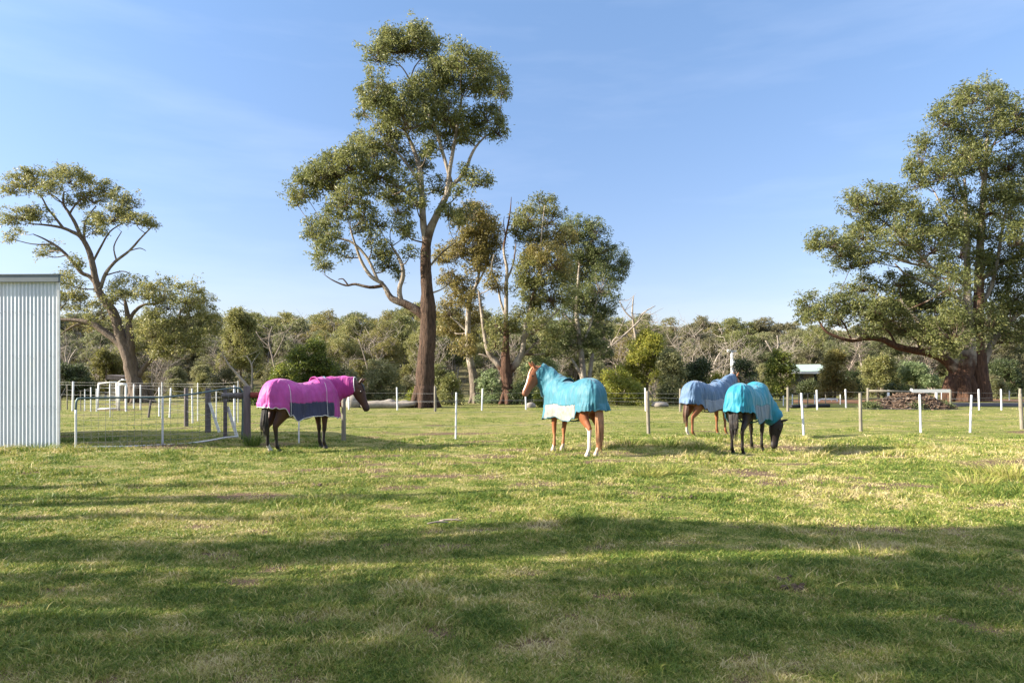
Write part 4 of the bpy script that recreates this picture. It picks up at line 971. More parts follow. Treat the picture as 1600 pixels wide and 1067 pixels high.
# ------------------------------------------------------------------ bent mesh gate
gl = CAMH * FPX / (704 - HY); gr = CAMH * FPX / (687 - HY)
gate = thing_px('farm_gate', 'bent grey steel mesh gate standing beside the shed', 'gate', 118, gl)
def gpt(x, y):    # a point of the gate plane (straight from free end to hinge)
    f = (x - 118) / (380 - 118.0); d = 1 / ((1 - f) / gl + f / gr)
    return ray(x, y, d)
TOPC = [(124, 622), (160, 621.5), (210, 621), (254, 620.5), (290, 617), (325, 612), (355, 607), (370, 606)]
BOTC = [(118.5, 699), (160, 698), (210, 697), (254, 695), (290, 693), (325, 688.5), (352, 683.5), (372, 681.5)]
topy = lambda x: np.interp(x, [p[0] for p in TOPC], [p[1] for p in TOPC])
boty = lambda x: np.interp(x, [p[0] for p in BOTC], [p[1] for p in BOTC])
def rail_part(name, pts, mat, r=0.023):
    m_ = MB(); m_.tube([gpt(*p) for p in pts], [r] * len(pts), n=8, smooth=3); m_.build(name, M[mat], gate, offset=gate.location)
rail_part('top_rail', [(118.5, 640), (118.8, 630), (121, 624), (126, 622)] + TOPC[1:] + [(376, 608), (379, 614)], 'galv_shade')
rail_part('stile', [(118.5, 704), (118.5, 672), (118.5, 640)], 'galv')
rail_part('bottom_rail', BOTC, 'galv', 0.022)
rail_part('stile', [(254, 621), (254, 660), (254, 698)], 'galv')
rail_part('stile', [(379, 614), (379, 650), (378, 686)], 'galv_shade')
m_ = MB()
for x in np.arange(131, 376, 11.3):
    m_.tube([gpt(x, topy(x)), gpt(x, (topy(x) + boty(x)) / 2), gpt(x, boty(x))], [0.0038] * 3, n=4, cap=False, smooth=1)
for f in np.linspace(0.12, 0.9, 8):
    X = np.linspace(119, 378, 14); m_.tube([gpt(x, topy(x) * (1 - f) + boty(x) * f) for x in X], [0.0038] * 14, n=4, cap=False, smooth=1)
m_.build('mesh', M['wire'], gate, offset=gate.location)

# small white yard gate far behind
d = CAMH * FPX / (641 - HY)
wg = thing_px('yard_gate', 'small white tube gate between white posts behind the bent gate', 'gate', 168, d)
def bar(par, mat, a, b, dd, r):
    m_ = MB(); m_.tube([ray(*a, dd), ray(*b, dd)], [r, r], n=6, smooth=1); return m_
for nm, a, b, r in (('top_rail', (154, 599), (182, 597), .035), ('bottom_rail', (153, 639), (185, 638), .04), ('stile', (154, 599), (153, 641), .035), ('stile', (171.5, 598), (171.5, 639), .022), ('stile', (182, 597), (182.5, 640), .035)):
    bar(wg, None, a, b, d, r).build(nm, M['paint_white'], wg, offset=wg.location)
m_ = MB()
for y in (606, 613, 619, 625, 631): m_.tube([ray(154, y, d), ray(182, y, d)], [.008, .008], n=4, smooth=1)
m_.build('mesh', M['galv'], wg, smooth=False, offset=wg.location)
st = thing_px('gate_stanchion', 'white angled steel frame at the right of the small yard gate', 'frame', 190, d)
for nm, a, b, r in (('post', (186, 600), (185.5, 642), .05), ('post', (197, 601), (196.5, 643), .05), ('rail', (185, 600), (198, 601), .06), ('brace', (184, 598), (190, 593), .03), ('brace', (190, 593), (197, 594), .03)):
    bar(st, None, a, b, d - .1, r).build(nm, M['paint_white'], st, offset=st.location)
# dark lean-to roof behind the white gate
hut = thing_px('field_shelter', 'low dark roofed shelter beside the leaning trunk', 'shelter', 188, 47)
m_ = MB(); c = ray(189, 590, 47); m_.box(c, (1.15, 1.4, 0.30), tilt=(0.08, 'Y')); m_.build('roof', M['timber_dark'], hut, smooth=False, offset=hut.location)
m_ = MB(); c = ray(189, 614, 47.2); m_.box(c, (0.95, 1.1, 1.75)); m_.build('wall', M['timber'], hut, smooth=False, offset=hut.location)

# ------------------------------------------------------------------ rails, jump, house, pole, heap
d = CAMH * FPX / (639 - HY)
rl = thing_px('hitching_rail', 'long timber and white rail on posts behind the mulch heap', 'rail', 1356, d)
for x, yt in ((1388, 609), (1424, 607), (1463, 611)):
    m_ = MB(); dd = d + (4 if x == 1388 else 1.5); g = gp(x, dd); post_mesh(m_, g, CAMH + (HY - yt) * dd / FPX, 0.07); m_.build('post', M['paint_white'], rl, offset=rl.location)
m_ = MB(); m_.tube([ray(1358, 610.5, d), ray(1423, 612, d)], [0.055, 0.055], n=8, smooth=1); m_.build('rail', M['timber'], rl, offset=rl.location)
m_ = MB(); m_.box((ray(1425, 611, d) + ray(1484, 610.5, d)) / 2, (59 * d / FPX, 0.08, 0.17)); m_.build('rail', M['paint_white'], rl, smooth=False, offset=rl.location)
d = 45.5
jp = thing_px('pipe_pen', 'small white pipe frame on the orange sand', 'pen', 1280, d)
for nm, a, b, r, dd in (('post', (1280, 624), (1280, 636), .05, d), ('post', (1287, 624), (1287, 633), .035, d + 2), ('post', (1308, 624), (1308, 636), .05, d), ('post', (1299, 624), (1299, 633), .035, d + 1), ('rail', (1279.5, 624), (1308.5, 624), .05, d), ('rail', (1283, 623), (1310, 623), .035, d + 2), ('rail', (1280, 630), (1308, 630), .02, d)):
    bar(jp, None, a, b, dd, r).build(nm, M['paint_white'], jp, offset=jp.location)
M['black_pipe'] = plain_mat('black_poly_pipe', (0.022, 0.022, 0.024), 0.6, 0.2, 6)
for (x0, x1, dd, lab) in ((1236, 1262, 36, 'left dark poly pipe lying along the ground before the orange sand'), (1262, 1296, 36.6, 'right dark poly pipe lying along the ground before the orange sand')):
    m_ = MB(); m_.tube([gp(x, dd + 0.3 * math.sin(x)) + [0, 0, .09] for x in np.linspace(x0, x1, 6)], [.10] * 6, n=8, smooth=3); tag(m_.build('poly_pipe', M['black_pipe']), lab, 'pipe')
# house
M['roof_green'] = plain_mat('pale_green_roof', (0.30, 0.38, 0.32), 0.5, 0.08, 2)
M['house_wall'] = plain_mat('cream_brick', (0.20, 0.165, 0.13), 0.9, 0.15, 4)
M['house_glass'] = plain_mat('dark_glass', (0.03, 0.035, 0.04), 0.15, 0.1, 2, spec=0.6)
dh = 63
hs = thing_px('house', 'distant house with a pale green metal roof among the trees', 'house', 1262, dh)
k = dh / FPX; cx = (1266 - CX) * k
m_ = MB(); m_.add([[cx - 2.2, dh - .6, CAMH + (HY - 581) * k], [cx + 2.4, dh - .6, CAMH + (HY - 579) * k], [cx + 2.2, dh + 3, CAMH + (HY - 568) * k], [cx - 2.0, dh + 3, CAMH + (HY - 569) * k], [cx + 2.4, dh + 6.5, CAMH + (HY - 580) * k], [cx - 2.2, dh + 6.5, CAMH + (HY - 582) * k]], [[0, 1, 2, 3], [3, 2, 4, 5]])
rf = m_.build('roof', M['roof_green'], hs, smooth=False, offset=hs.location)
m_ = MB(); m_.box((cx + .1, dh - .62, CAMH + (HY - 582) * k), (4.7, 0.12, 0.22)); g_ = m_.build('gutter', M['paint_white'], hs, smooth=False, offset=hs.location)
m_ = MB(); m_.box((cx + .1, dh + 3, 1.25), (4.0, 5.6, 2.1)); m_.build('wall', M['house_wall'], hs, smooth=False, offset=hs.location)
for wx in (-1.0, 0.9):
    m_ = MB(); m_.box((cx + wx, dh + .18, 1.5), (0.9, 0.05, 1.0)); m_.build('window', M['house_glass'], hs, smooth=False, offset=hs.location)
# utility pole
d = 52
pl = thing_px('utility_pole', 'pale steel utility pole with a short cross arm', 'utility pole', 1144, d)
m_ = MB(); g = gp(1145, d); m_.tube([g - [0, 0, .3], g, ray(1143.5, 549, d)], [.17, .16, .10], n=10, smooth=1); m_.build('pole', M['pole'], pl, offset=pl.location)
m_ = MB(); m_.box(ray(1143.5, 548.5, d), (0.70, 0.16, 0.14)); m_.build('cross_arm', M['pole'], pl, smooth=False, offset=pl.location)
m_ = MB(); m_.box(ray(1139, 547, d), (0.20, 0.30, 0.10)); m_.build('lamp_head', M['paint_white'], pl, smooth=False, offset=pl.location)
m_ = MB(); m_.tube([ray(1146, 564, d - .15), ray(1146, 572, d - .15)], [.16, .16], n=10, smooth=1); m_.build('transformer', M['galv'], pl, offset=pl.location)

# mulch heap: a lumpy mound covered with chips and sticks
def chip_mat():
    m, n, l, b = new_mat('mulch_chips')
    a = n.new('ShaderNodeAttribute'); a.attribute_name = 'tint'
    l.new(ramp(n, l, a.outputs['Fac'], [(0.0, (0.030, 0.020, 0.014)), (0.5, (0.095, 0.060, 0.038)), (0.85, (0.19, 0.125, 0.08)), (1.0, (0.32, 0.28, 0.23))]), b.inputs['Base Color'])
    b.inputs['Roughness'].default_value = 0.9
    return m
M['chips'] = chip_mat()
hd = 35.5; hb = gp(1418, hd); hr = 2.35; hh = CAMH + (HY - 616) * hd / FPX
heap = tag(empty('mulch_heap', hb), 'brown heap of bark and branches behind the white posts', 'heap')
def heap_h(x, y): 
    q = np.sqrt((x / hr) ** 2 + (y / 1.7) ** 2)
    return hh * np.clip(1 - q ** 1.5, 0, 1) * (1 + .12 * vnoise(x * 2, y * 2, 9)) * (1 + .18 * np.sin(x * 1.4 + 1))
gx, gy = np.meshgrid(np.linspace(-2.6, 2.6, 40), np.linspace(-2, 2, 30)); gz = heap_h(gx, gy) - .05
m_ = MB(); i, j = np.meshgrid(np.arange(29), np.arange(39), indexing='ij')
m_.add(np.stack([gx, gy, gz], -1).reshape(-1, 3), np.stack([i * 40 + j, i * 40 + j + 1, (i + 1) * 40 + j + 1, (i + 1) * 40 + j], -1).reshape(-1, 4), att=.25)
m_.build('mound', M['chips'], heap)
m_ = MB()
for k in range(2600):
    x, y = RNG.uniform(-2.5, 2.5), RNG.uniform(-1.8, 1.2); z = heap_h(x, y)
    if z < .02: continue
    a = RNG.normal(size=3); a[2] *= .4; a /= np.linalg.norm(a); ln = RNG.uniform(.05, .22)
    c = np.array([x, y, z + RNG.uniform(-.02, .06)]); s = np.cross(a, RNG.normal(size=3)); s *= RNG.uniform(.012, .035) / np.linalg.norm(s)
    u = np.cross(a, s) * .6
    m_.add([c - a * ln + s, c - a * ln - s, c + a * ln - s * .7, c + a * ln + s * .7, c + u], [[0, 1, 2, 3]], [[0, 4, 1], [1, 4, 2], [2, 4, 3], [3, 4, 0]], att=np.clip(RNG.normal(.5, .25), 0, 1))
ch = m_.build('chips', M['chips'], heap, smooth=False); ch['kind'] = 'stuff'
for (px, dd, yt, w, sd, lab) in ((1360, 34.6, 638, 22, 401, 'green weed at the left foot of the mulch heap'), (1470, 34.8, 637, 26, 402, 'green weed at the right foot of the mulch heap'), (1432, 34.2, 641, 16, 403, 'small green weed in front of the mulch heap')):
    shrub(px, dd, yt, w, 'leaf_green', sd, lab, 'weed', 'weed', 0.8, lp=(.09, .05))

# pale granite boulders / logs at the foot of the tall gum
def rock(c, r, label, seed, name='boulder', cat='boulder', mat='rock'):
    s = np.random.default_rng(seed)
    nu, nv = 14, 9
    V = []
    for i in range(nv):
        ph = math.pi * i / (nv - 1)
        for j in range(nu):
            th = 2 * math.pi * j / nu
            n_ = np.array([math.sin(ph) * math.cos(th), math.sin(ph) * math.sin(th), math.cos(ph)])
            k_ = 1 + .13 * math.sin(3 * n_[0] + seed) + .10 * math.sin(5 * n_[1] + 2 * seed) + .08 * math.sin(7 * n_[2] + n_[0] * 4)
            V.append(np.array(c) + n_ * k_ * np.array(r) * [1, 1, .85])
    I, J = np.meshgrid(np.arange(nv - 1), np.arange(nu), indexing='ij'); J2 = (J + 1) % nu
    m_ = MB(); m_.add(V, np.stack([I * nu + J, (I + 1) * nu + J, (I + 1) * nu + J2, I * nu + J2], -1).reshape(-1, 4))
    return tag(m_.build(name, M[mat]), label, cat)
for i, (px, w, h, lab) in enumerate(((553, 11, 20, 'upright pale stump behind the pink hooded head'), (584, 18, 11, 'long pale boulder left in the row beside the tallest trunk'), (604, 16, 13, 'middle pale boulder in the row beside the tallest trunk'), (628, 16, 10, 'flat pale boulder behind the thin white post'), (645, 12, 9, 'small pale boulder against the tallest trunk'),
                                     (830, 9, 8, 'white boulder under the nose of the teal hooded horse'), (1032, 13, 8, 'white boulder left of the grey blue rug'))):
    dd = 36.5 if i < 6 else 37.5; k = dd / FPX; g = gp(px, dd)
    rock(g + [0, 0, h * k * .35], (w * k, w * k * .7, h * k * .8), lab, 500 + i, 'stump' if i == 0 else 'boulder', 'stump' if i == 0 else 'boulder')
m_ = MB(); m_.tube([ray(566, 634, 35.8), ray(590, 632, 35.9), ray(622, 633, 36), ray(650, 630, 36.2)], [.22, .20, .17, .12], n=10, rough=.06, smooth=4)
tag(m_.build('fallen_log', M['dead_wood']), 'long pale fallen log lying left of the tallest trunk', 'log')

# small sticks and dung on the near grass
for (px, y, ln, a, lab) in ((684, 820, .30, .2, 'forked dry stick lying on the sunlit grass'), (705, 817, .34, -.1, 'straight dry stick beside the forked one')):
    dd = CAMH * FPX / (y - HY); g = gp(px, dd) + [0, 0, .035]; dv = np.array([math.cos(a), math.sin(a), .02]) * ln / 2.6
    m_ = MB(); m_.tube([g - dv, g + [0, .01, .012], g + dv], [.008, .010, .005], n=6, smooth=2); m_.tube([g, g + dv * .6 + [0, .06, .02]], [.007, .003], n=5, smooth=1)
    tag(m_.build('stick', M['dead_twig']), lab, 'stick')
M['dung'] = plain_mat('dry_dung', (0.075, 0.052, 0.034), 0.95, 0.3, 20, bump=0.4)
def dung(px, y, n, spread, lab):
    dd = CAMH * FPX / (y - HY); g = gp(px, dd); root = tag(empty('dung_pile', g), lab, 'dung'); m_ = MB()
    for k in range(n):
        c = np.array([RNG.normal() * spread, RNG.normal() * spread * .5, RNG.uniform(.0, .02)]); r = RNG.uniform(.014, .028)
        m_.tube([c - [r, 0, 0], c - [r * .4, 0, 0], c + [r * .4, 0, 0], c + [r, 0, 0]], [r * .4, r, r, r * .4], n=7, rough=.12, smooth=1)
    m_.build('dung', M['dung'], root)
dung(1056, 777, 16, .13, 'brown dung pile in the sunlit grass before the teal rugged horse')
dung(1215, 905, 14, .07, 'dark dung clods on the shaded near grass')
dung(1240, 918, 12, .05, 'few dark dung clods beside the shaded clods')
dung(503, 757, 12, .10, 'brown dung clods below the pink rugged horse')

for (px, y, n, h, r, t, lab) in ((1560, 745, 200, .28, .5, .78, 'dry straw tussock at the right edge'), (1590, 750, 200, .32, .5, .8, 'tallest dry straw tussock at the right edge'), (1520, 757, 200, .22, .5, .85, 'low dry straw tussock left of the tallest one'), (1480, 706, 200, .26, .5, .75, 'dry tussock below the right white posts'), (1420, 700, 160, .22, .5, .65, 'tussock below the mulch heap'), (1010, 742, 240, .16, .45, .82, 'low dead weed clump below the teal rug'), (1045, 738, 240, .17, .45, .8, 'dead weed clump below the grey blue rug'), (985, 700, 220, .24, .5, .4, 'green weed clump right of the teal rugged tail'), (1040, 700, 220, .26, .5, .35, 'green weed clump below the grey blue rugged horse'), (1090, 704, 160, .2, .4, .5, 'weed clump left of the black legs'), (395, 695, 200, .36, .28, .3, 'green grass tuft at the strainer post foot'), (1245, 690, 120, .2, .4, .6, 'tuft right of the grazing black head'), (752, 735, 140, .12, .35, .2, 'green tuft alone in the sunlit grass'), (60, 703, 220, .2, .6, .25, 'grass fringe under the shed wall')):
    dd = CAMH * FPX / (y - HY); tall_tuft(gp(px, dd), n, h, r, t, lab)

# ------------------------------------------------------------------ horses
def loft(mb_, C, RU, RV, up=(0, 0, 1), n=16, closed=True):
    """elliptic rings along C; RU along 'up', RV sideways"""
    C = np.asarray(C, float); T = np.gradient(C, axis=0); T /= np.linalg.norm(T, axis=1)[:, None]
    ups = np.broadcast_to(np.asarray(up, float), C.shape)
    rows = []
    ang = np.arange(n) * 2 * math.pi / n
    for k in range(len(C)):
        s = np.cross(ups[k], T[k]); s /= np.linalg.norm(s) + 1e-9
        u = np.cross(T[k], s)
        rows.append(C[k] + (np.cos(ang) * RV[k])[:, None] * s + (np.sin(ang) * RU[k])[:, None] * u)
    m = len(C); V = np.concatenate(rows + [C[:1], C[-1:]])
    k, j = np.meshgrid(np.arange(m - 1), np.arange(n), indexing='ij'); j2 = (j + 1) % n
    Q = np.stack([k * n + j, k * n + j2, (k + 1) * n + j2, (k + 1) * n + j], -1).reshape(-1, 4)
    jj = np.arange(n); j2 = (jj + 1) % n
    T_ = np.concatenate([np.stack([np.full(n, m * n), j2, jj], -1), np.stack([np.full(n, m * n + 1), (m - 1) * n + jj, (m - 1) * n + j2], -1)])
    mb_.add(V, Q, T_)

def interp_path(P, n):
    P = np.asarray(P, float); t = np.linspace(0, len(P) - 1, n); i = np.clip(t.astype(int), 0, len(P) - 2); f = (t - i)[:, None]
    p0 = P[np.maximum(i - 1, 0)]; p1 = P[i]; p2 = P[i + 1]; p3 = P[np.minimum(i + 2, len(P) - 1)]
    return 0.5 * ((2 * p1) + (-p0 + p2) * f + (2 * p0 - 5 * p1 + 4 * p2 - p3) * f ** 2 + (-p0 + 3 * p1 - 3 * p2 + p3) * f ** 3)

def cloth_mat(name, col, rough=0.6, stain=0.25):
    m, n, l, b = new_mat(name)
    tc = n.new('ShaderNodeTexCoord')
    f = noise_node(n, l, 4, 4, tc.outputs['Object'], 0.6)
    g = noise_node(n, l, 16, 3, tc.outputs['Object'], 0.6)
    base = ramp(n, l, f, [(0.3, tuple(c * 0.82 for c in col)), (0.7, tuple(min(1, c * 1.15) for c in col))])
    sx = n.new('ShaderNodeSeparateXYZ'); l.new(tc.outputs['Object'], sx.inputs[0])
    lowz = rng_node(n, l, sx.outputs['Z'], 1.15, 0.72, 0.0, 1.0)          # mud splashed up the lower part
    sp = noise_node(n, l, 7, 6, tc.outputs['Object'], 0.7)
    ml = n.new('ShaderNodeMath'); ml.operation = 'MULTIPLY'; l.new(lowz, ml.inputs[0]); l.new(rng_node(n, l, sp, 0.48, 0.68, 0.0, stain * 2), ml.inputs[1])
    l.new(mixc(n, l, ml.outputs[0], base, (0.10, 0.075, 0.05)), b.inputs['Base Color'])
    b.inputs['Roughness'].default_value = rough; b.inputs['Specular IOR Level'].default_value = 0.35
    b.inputs['Sheen Weight'].default_value = 0.15
    mp = n.new('ShaderNodeMapping'); mp.inputs['Scale'].default_value = (2.2, 2.2, 0.7); l.new(tc.outputs['Object'], mp.inputs['Vector'])
    cr = noise_node(n, l, 3.0, 2, mp.outputs['Vector'], 0.45)      # long soft creases hanging down
    bump_node(n, l, cr, 0.75, 0.10, b)
    return m
def coat_material():
    m, n, l, b = new_mat('horse_coat')
    a = n.new('ShaderNodeAttribute'); a.attribute_name = 'coat'
    tc = n.new('ShaderNodeTexCoord')
    f = noise_node(n, l, 9, 4, tc.outputs['Object'], 0.6)
    c = mixc(n, l, rng_node(n, l, f, 0.3, 0.7, 0.0, 0.30), a.outputs['Color'], (0.02, 0.012, 0.008), 'MIX')
    l.new(c, b.inputs['Base Color'])
    b.inputs['Roughness'].default_value = 0.48; b.inputs['Specular IOR Level'].default_value = 0.35
    return m
M['coat'] = coat_material()
M['eye'] = plain_mat('dark_eye', (0.012, 0.009, 0.008), 0.12, 0.1, 5, spec=0.6)

SPX = [-1.0, -0.85, -0.65, -0.4, -0.1, 0.2, 0.38, 0.55, 0.75, 0.95]
SPZ = [1.32, 1.48, 1.56, 1.53, 1.43, 1.49, 1.58, 1.55, 1.42, 1.30]
spine_z = lambda x: np.interp(x, SPX, SPZ)

def horse(name, loc, heading, sc, neck, head_dir_w, face_up_w, coat, rug, label, hind_shift=(0, 0), front_shift=(0, 0), hood=True):
    """neck: three local points (base, middle, poll); head_dir_w: world direction from poll to nose; coat: dict of colours; rug: dict"""
    root = empty(name, loc, heading); root.scale = (sc, sc, sc)
    tag(root, label, 'horse')
    ch, sh = math.cos(-heading), math.sin(-heading)
    to_local = lambda v: np.array([v[0] * ch - v[1] * sh, v[0] * sh + v[1] * ch, v[2]])
    hd = to_local(head_dir_w); hd /= np.linalg.norm(hd)
    fu = to_local(face_up_w); fu = fu - hd * np.dot(fu, hd); fu /= np.linalg.norm(fu)
    side = np.cross(fu, hd)
    b = MB()
    X = [-0.93, -0.87, -0.76, -0.58, -0.35, -0.05, 0.25, 0.45, 0.62, 0.75, 0.82]
    loft(b, [(x, 0, z) for x, z in zip(X, [1.20, 1.20, 1.20, 1.20, 1.14, 1.085, 1.12, 1.16, 1.16, 1.15, 1.15])], [.10, .22, .30, .33, .365, .365, .385, .385, .31, .20, .08], [.08, .19, .26, .29, .29, .31, .28, .255, .22, .16, .07], n=20)
    # legs
    for sgn in (1, -1):
        hx, fx = hind_shift[0 if sgn > 0 else 1], front_shift[0 if sgn > 0 else 1]
        P = np.array([(-.62, .14, 1.18), (-.58, .165, .98), (-.60, .16, .84), (-.70, .145, .70), (-.81 + hx * .6, .135, .57), (-.81 + hx * .8, .13, .50), (-.80 + hx * .9, .13, .36), (-.80 + hx, .13, .20), (-.79 + hx, .13, .155), (-.75 + hx, .13, .085), (-.735 + hx, .13, .05), (-.72 + hx, .13, .0)])
        R1 = [.24, .21, .165, .105, .068, .055, .040, .040, .046, .038, .052, .066]; R2 = [.14, .13, .105, .07, .045, .042, .030, .034, .040, .036, .050, .062]
        P[:, 1] *= sgn
        loft(b, P, R1, R2, up=(1, 0, 0), n=12)
        P = np.array([(.46, .13, 1.15), (.47, .15, .98), (.46, .15, .84), (.475 + fx * .3, .145, .70), (.485 + fx * .5, .14, .54), (.49 + fx * .6, .135, .48), (.485 + fx * .8, .135, .36), (.485 + fx, .135, .20), (.49 + fx, .135, .155), (.52 + fx, .135, .085), (.535 + fx, .135, .05), (.545 + fx, .135, .0)])
        R1 = [.20, .17, .12, .078, .054, .056, .038, .038, .046, .038, .052, .064]; R2 = [.12, .11, .085, .06, .048, .050, .030, .034, .040, .036, .050, .060]
        P[:, 1] *= sgn
        loft(b, P, R1, R2, up=(1, 0, 0), n=12)
    # neck and head
    N3 = interp_path([np.array((0.42, 0, 1.18))] + [np.array(p, float) for p in neck], 10)
    loft(b, N3, np.interp(np.linspace(0, 1, 10), [0, .4, .75, 1], [.34, .25, .175, .135]), np.interp(np.linspace(0, 1, 10), [0, .4, .75, 1], [.18, .13, .095, .085]), up=(0, 0, 1), n=16)
    poll = np.array(neck[-1], float)
    L = 0.64
    f = np.array([-.10, .0, .12, .28, .45, .62, .78, .9, 1.0, 1.04]); drop = np.array([.03, .015, .01, .02, .025, .02, .015, .015, .02, .02])
    Hc = poll + np.outer(f * L, hd) - np.outer(drop, fu)
    loft(b, Hc, [.08, .125, .150, .155, .135, .104, .088, .086, .070, .02], [.055, .09, .104, .098, .080, .063, .057, .062, .054, .015], up=fu, n=16)
    for sgn in (1, -1):   # ears
        e0 = poll + fu * .085 + side * sgn * .055; ed = fu * 1.0 - hd * .45 + side * sgn * .25; ed /= np.linalg.norm(ed)
        loft(b, [e0 - ed * .03, e0 + ed * .03, e0 + ed * .09, e0 + ed * .15, e0 + ed * .175], [.028, .034, .034, .018, .005], [.022, .026, .024, .014, .004], up=hd, n=8)
    tmp = b.build('tmp_body', None)
    md = tmp.modifiers.new('r', 'REMESH'); md.mode = 'VOXEL'; md.voxel_size = 0.013; md.use_smooth_shade = True
    ms = tmp.modifiers.new('s', 'SMOOTH'); ms.factor = 0.5; ms.iterations = 5
    dg = bpy.context.evaluated_depsgraph_get()
    me = bpy.data.meshes.new_from_object(tmp.evaluated_get(dg))
    bpy.data.objects.remove(tmp)
    nv = len(me.vertices); co = np.zeros(nv * 3, np.float32); me.vertices.foreach_get('co', co); co = co.reshape(-1, 3)
    col = np.tile(np.array(coat['base'] + (1,), np.float32), (nv, 1))
    z = co[:, 2]; x = co[:, 0]
    legm = np.clip((0.62 - z) / 0.22, 0, 1); headd = co - poll; hp = headd @ hd; hu = headd @ fu; hs_ = headd @ side
    onhead = (np.linalg.norm(headd, axis=1) < .75) & (hp > -.12) & (np.linalg.norm(headd - np.outer(hp, hd), axis=1) < .2) & (z > 0.0)
    legm[onhead] = 0
    col[:, :3] = col[:, :3] * (1 - legm[:, None]) + np.array(coat['leg'], np.float32) * legm[:, None]
    for (front, sgn, zt_, c_) in coat.get('socks', []):
        mk = ((x > 0.1) == front) & ((co[:, 1] > 0) == (sgn > 0)) & (z < zt_ + .03 * np.sin(x * 40)) & ~onhead
        col[mk, :3] = c_
    hoof = (z < .055) & ~onhead & (np.linalg.norm(headd, axis=1) > .3 if poll[2] < 1 else True)
    col[hoof, :3] = coat.get('hoof', (.05, .045, .04))
    muz = np.clip((hp / L - .82) / .15, 0, 1) * onhead
    col[:, :3] = col[:, :3] * (1 - muz[:, None] * .65) + np.array(coat.get('muzzle', (.03, .025, .022)), np.float32) * muz[:, None] * .65
    if coat.get('blaze'):
        bz = onhead & (hu > .045) & (np.abs(hs_) < .014 + .016 * (hp / L)) & (hp > .05) & (hp < .56)
        col[bz, :3] = (.72, .66, .6)
    at = me.attributes.new('coat', 'FLOAT_COLOR', 'POINT'); at.data.foreach_set('color', col.ravel())
    me.materials.clear(); me.materials.append(M['coat'])
    body = bpy.data.objects.new('body', me); COL.objects.link(body); body.parent = root
    for sgn in (1, -1):
        e = MB(); c = poll + hd * .20 + fu * .055 + side * sgn * .088
        th = np.linspace(0, math.pi, 7)
        e.tube([c - side * .02 * math.cos(t) for t in th], [max(.001, .021 * math.sin(t)) for t in th], n=10, smooth=1); e.build('eye', M['eye'], root)
        e = MB(); c = poll + hd * .575 + fu * .012 + side * sgn * .046
        e.tube([c - side * .010 * math.cos(t) for t in th], [max(.001, .016 * math.sin(t)) for t in th], n=8, smooth=1); e.build('nostril', M['eye'], root)
    # tail and forelock: bundles of strands
    tm = cloth_mat(name + '_hair', coat['tail'], 0.5)
    t = MB()
    for k in range(46):
        a, q = RNG.uniform(0, 6.283), math.sqrt(RNG.uniform(0, 1))
        o = np.array([math.cos(a) * q * .055, math.sin(a) * q * .06, 0]); o2 = o * 1.5; zt_ = rug.get('tail_len', .32) + RNG.uniform(0, .35) * (q ** .5)
        t.tube([(-.86 + o[0] * .3, o[1] * .5, 1.25), (-.92 + o[0] * .4, o[1], 1.12), (-.945 + o2[0] * .5, o2[1], .88), (-.955 + o2[0], o2[1], .6), (-.95 + o2[0] * .7, o2[1] * .8 + RNG.normal() * .01, zt_)], [.014, .017, .016, .012, .003], n=5, smooth=2)
    t.build('tail', tm, root)
    t = MB()
    for k in range(14):
        s0 = RNG.uniform(-.03, .03); t.tube([poll + fu * .11 + side * s0, poll + fu * .135 + hd * .08 + side * s0 * 1.4, poll + fu * .12 + hd * RNG.uniform(.15, .22) + side * s0 * 1.6], [.012, .010, .003], n=5)
    t.build('forelock', tm, root)
    # ---- rug: a dome of cloth over the back, hanging down the sides
    NF, NQ = 150, 34
    phi = np.arange(NF) * 2 * math.pi / NF
    sg = lambda v, e: np.sign(v) * np.abs(v) ** e
    ox = -0.075 + 0.925 * sg(np.cos(phi), .62); oy = rug.get('half', .312) * sg(np.sin(phi), .52)
    bx = np.clip(ox, -.58, .40)
    zt0 = spine_z(bx) + .035
    rear = np.clip((-.50 - ox) / .14, 0, 1); rear = rear * rear * (3 - 2 * rear)
    fr = np.clip((ox - .55) / .2, 0, 1)
    hem = .745 + rug.get('rear', .20) * rear - .03 * fr + .02 * np.sin(ox * 5 + 1) + .010 * np.sin(phi * 23)
    notch = np.exp(-((ox + .48) / .05) ** 2) * .10 - .05 * np.exp(-((ox + .28) / .18) ** 2)
    hem = hem + notch
    V = np.zeros((NQ, NF, 3))
    for i in range(NQ):
        q = i / (NQ - 1)
        if q < .5:
            tt = q / .5 * math.pi / 2; hz = math.sin(tt) ** .92; zz = zt0 - .40 * (1 - math.cos(tt))
            fl = 0
        else:
            g_ = (q - .5) / .5; hz = 1 + .10 * g_; zz = (zt0 - .40) + (hem - (zt0 - .40)) * g_; fl = g_
        wr = (.016 + .055 * fl) * (np.sin(phi * 11 + 1.6 * math.sin(3 * q) + np.sin(phi * 3 + rug['seed']) * 2) * .6 + np.sin(phi * 31 + 5 * q + 2 * np.sin(phi * 5) + rug['seed'] * 2) * .3 + np.sin(phi * 5 + q * 7 + rug['seed']) * .5) * min(1, q * 2.2)
        fall = (1 - rear * 0.0)
        V[i, :, 0] = bx + (ox - bx) * (hz + wr) + np.cos(phi) * wr * .1
        V[i, :, 1] = oy * (hz + wr)
        V[i, :, 2] = zz + (.007 * np.sin(phi * 17 + q * 9 + rug['seed']) + .010 * np.sin(bx * 14 + q * 16 + rug['seed']) + .006 * np.sin(bx * 31 - q * 22)) * min(1, q * 4)
    V[0, :, 1] = 0
    Vf = V.reshape(-1, 3)
    i, j = np.meshgrid(np.arange(NQ - 1), np.arange(NF), indexing='ij'); j2 = (j + 1) % NF
    Q = np.stack([i * NF + j, (i + 1) * NF + j, (i + 1) * NF + j2, i * NF + j2], -1).reshape(-1, 4)
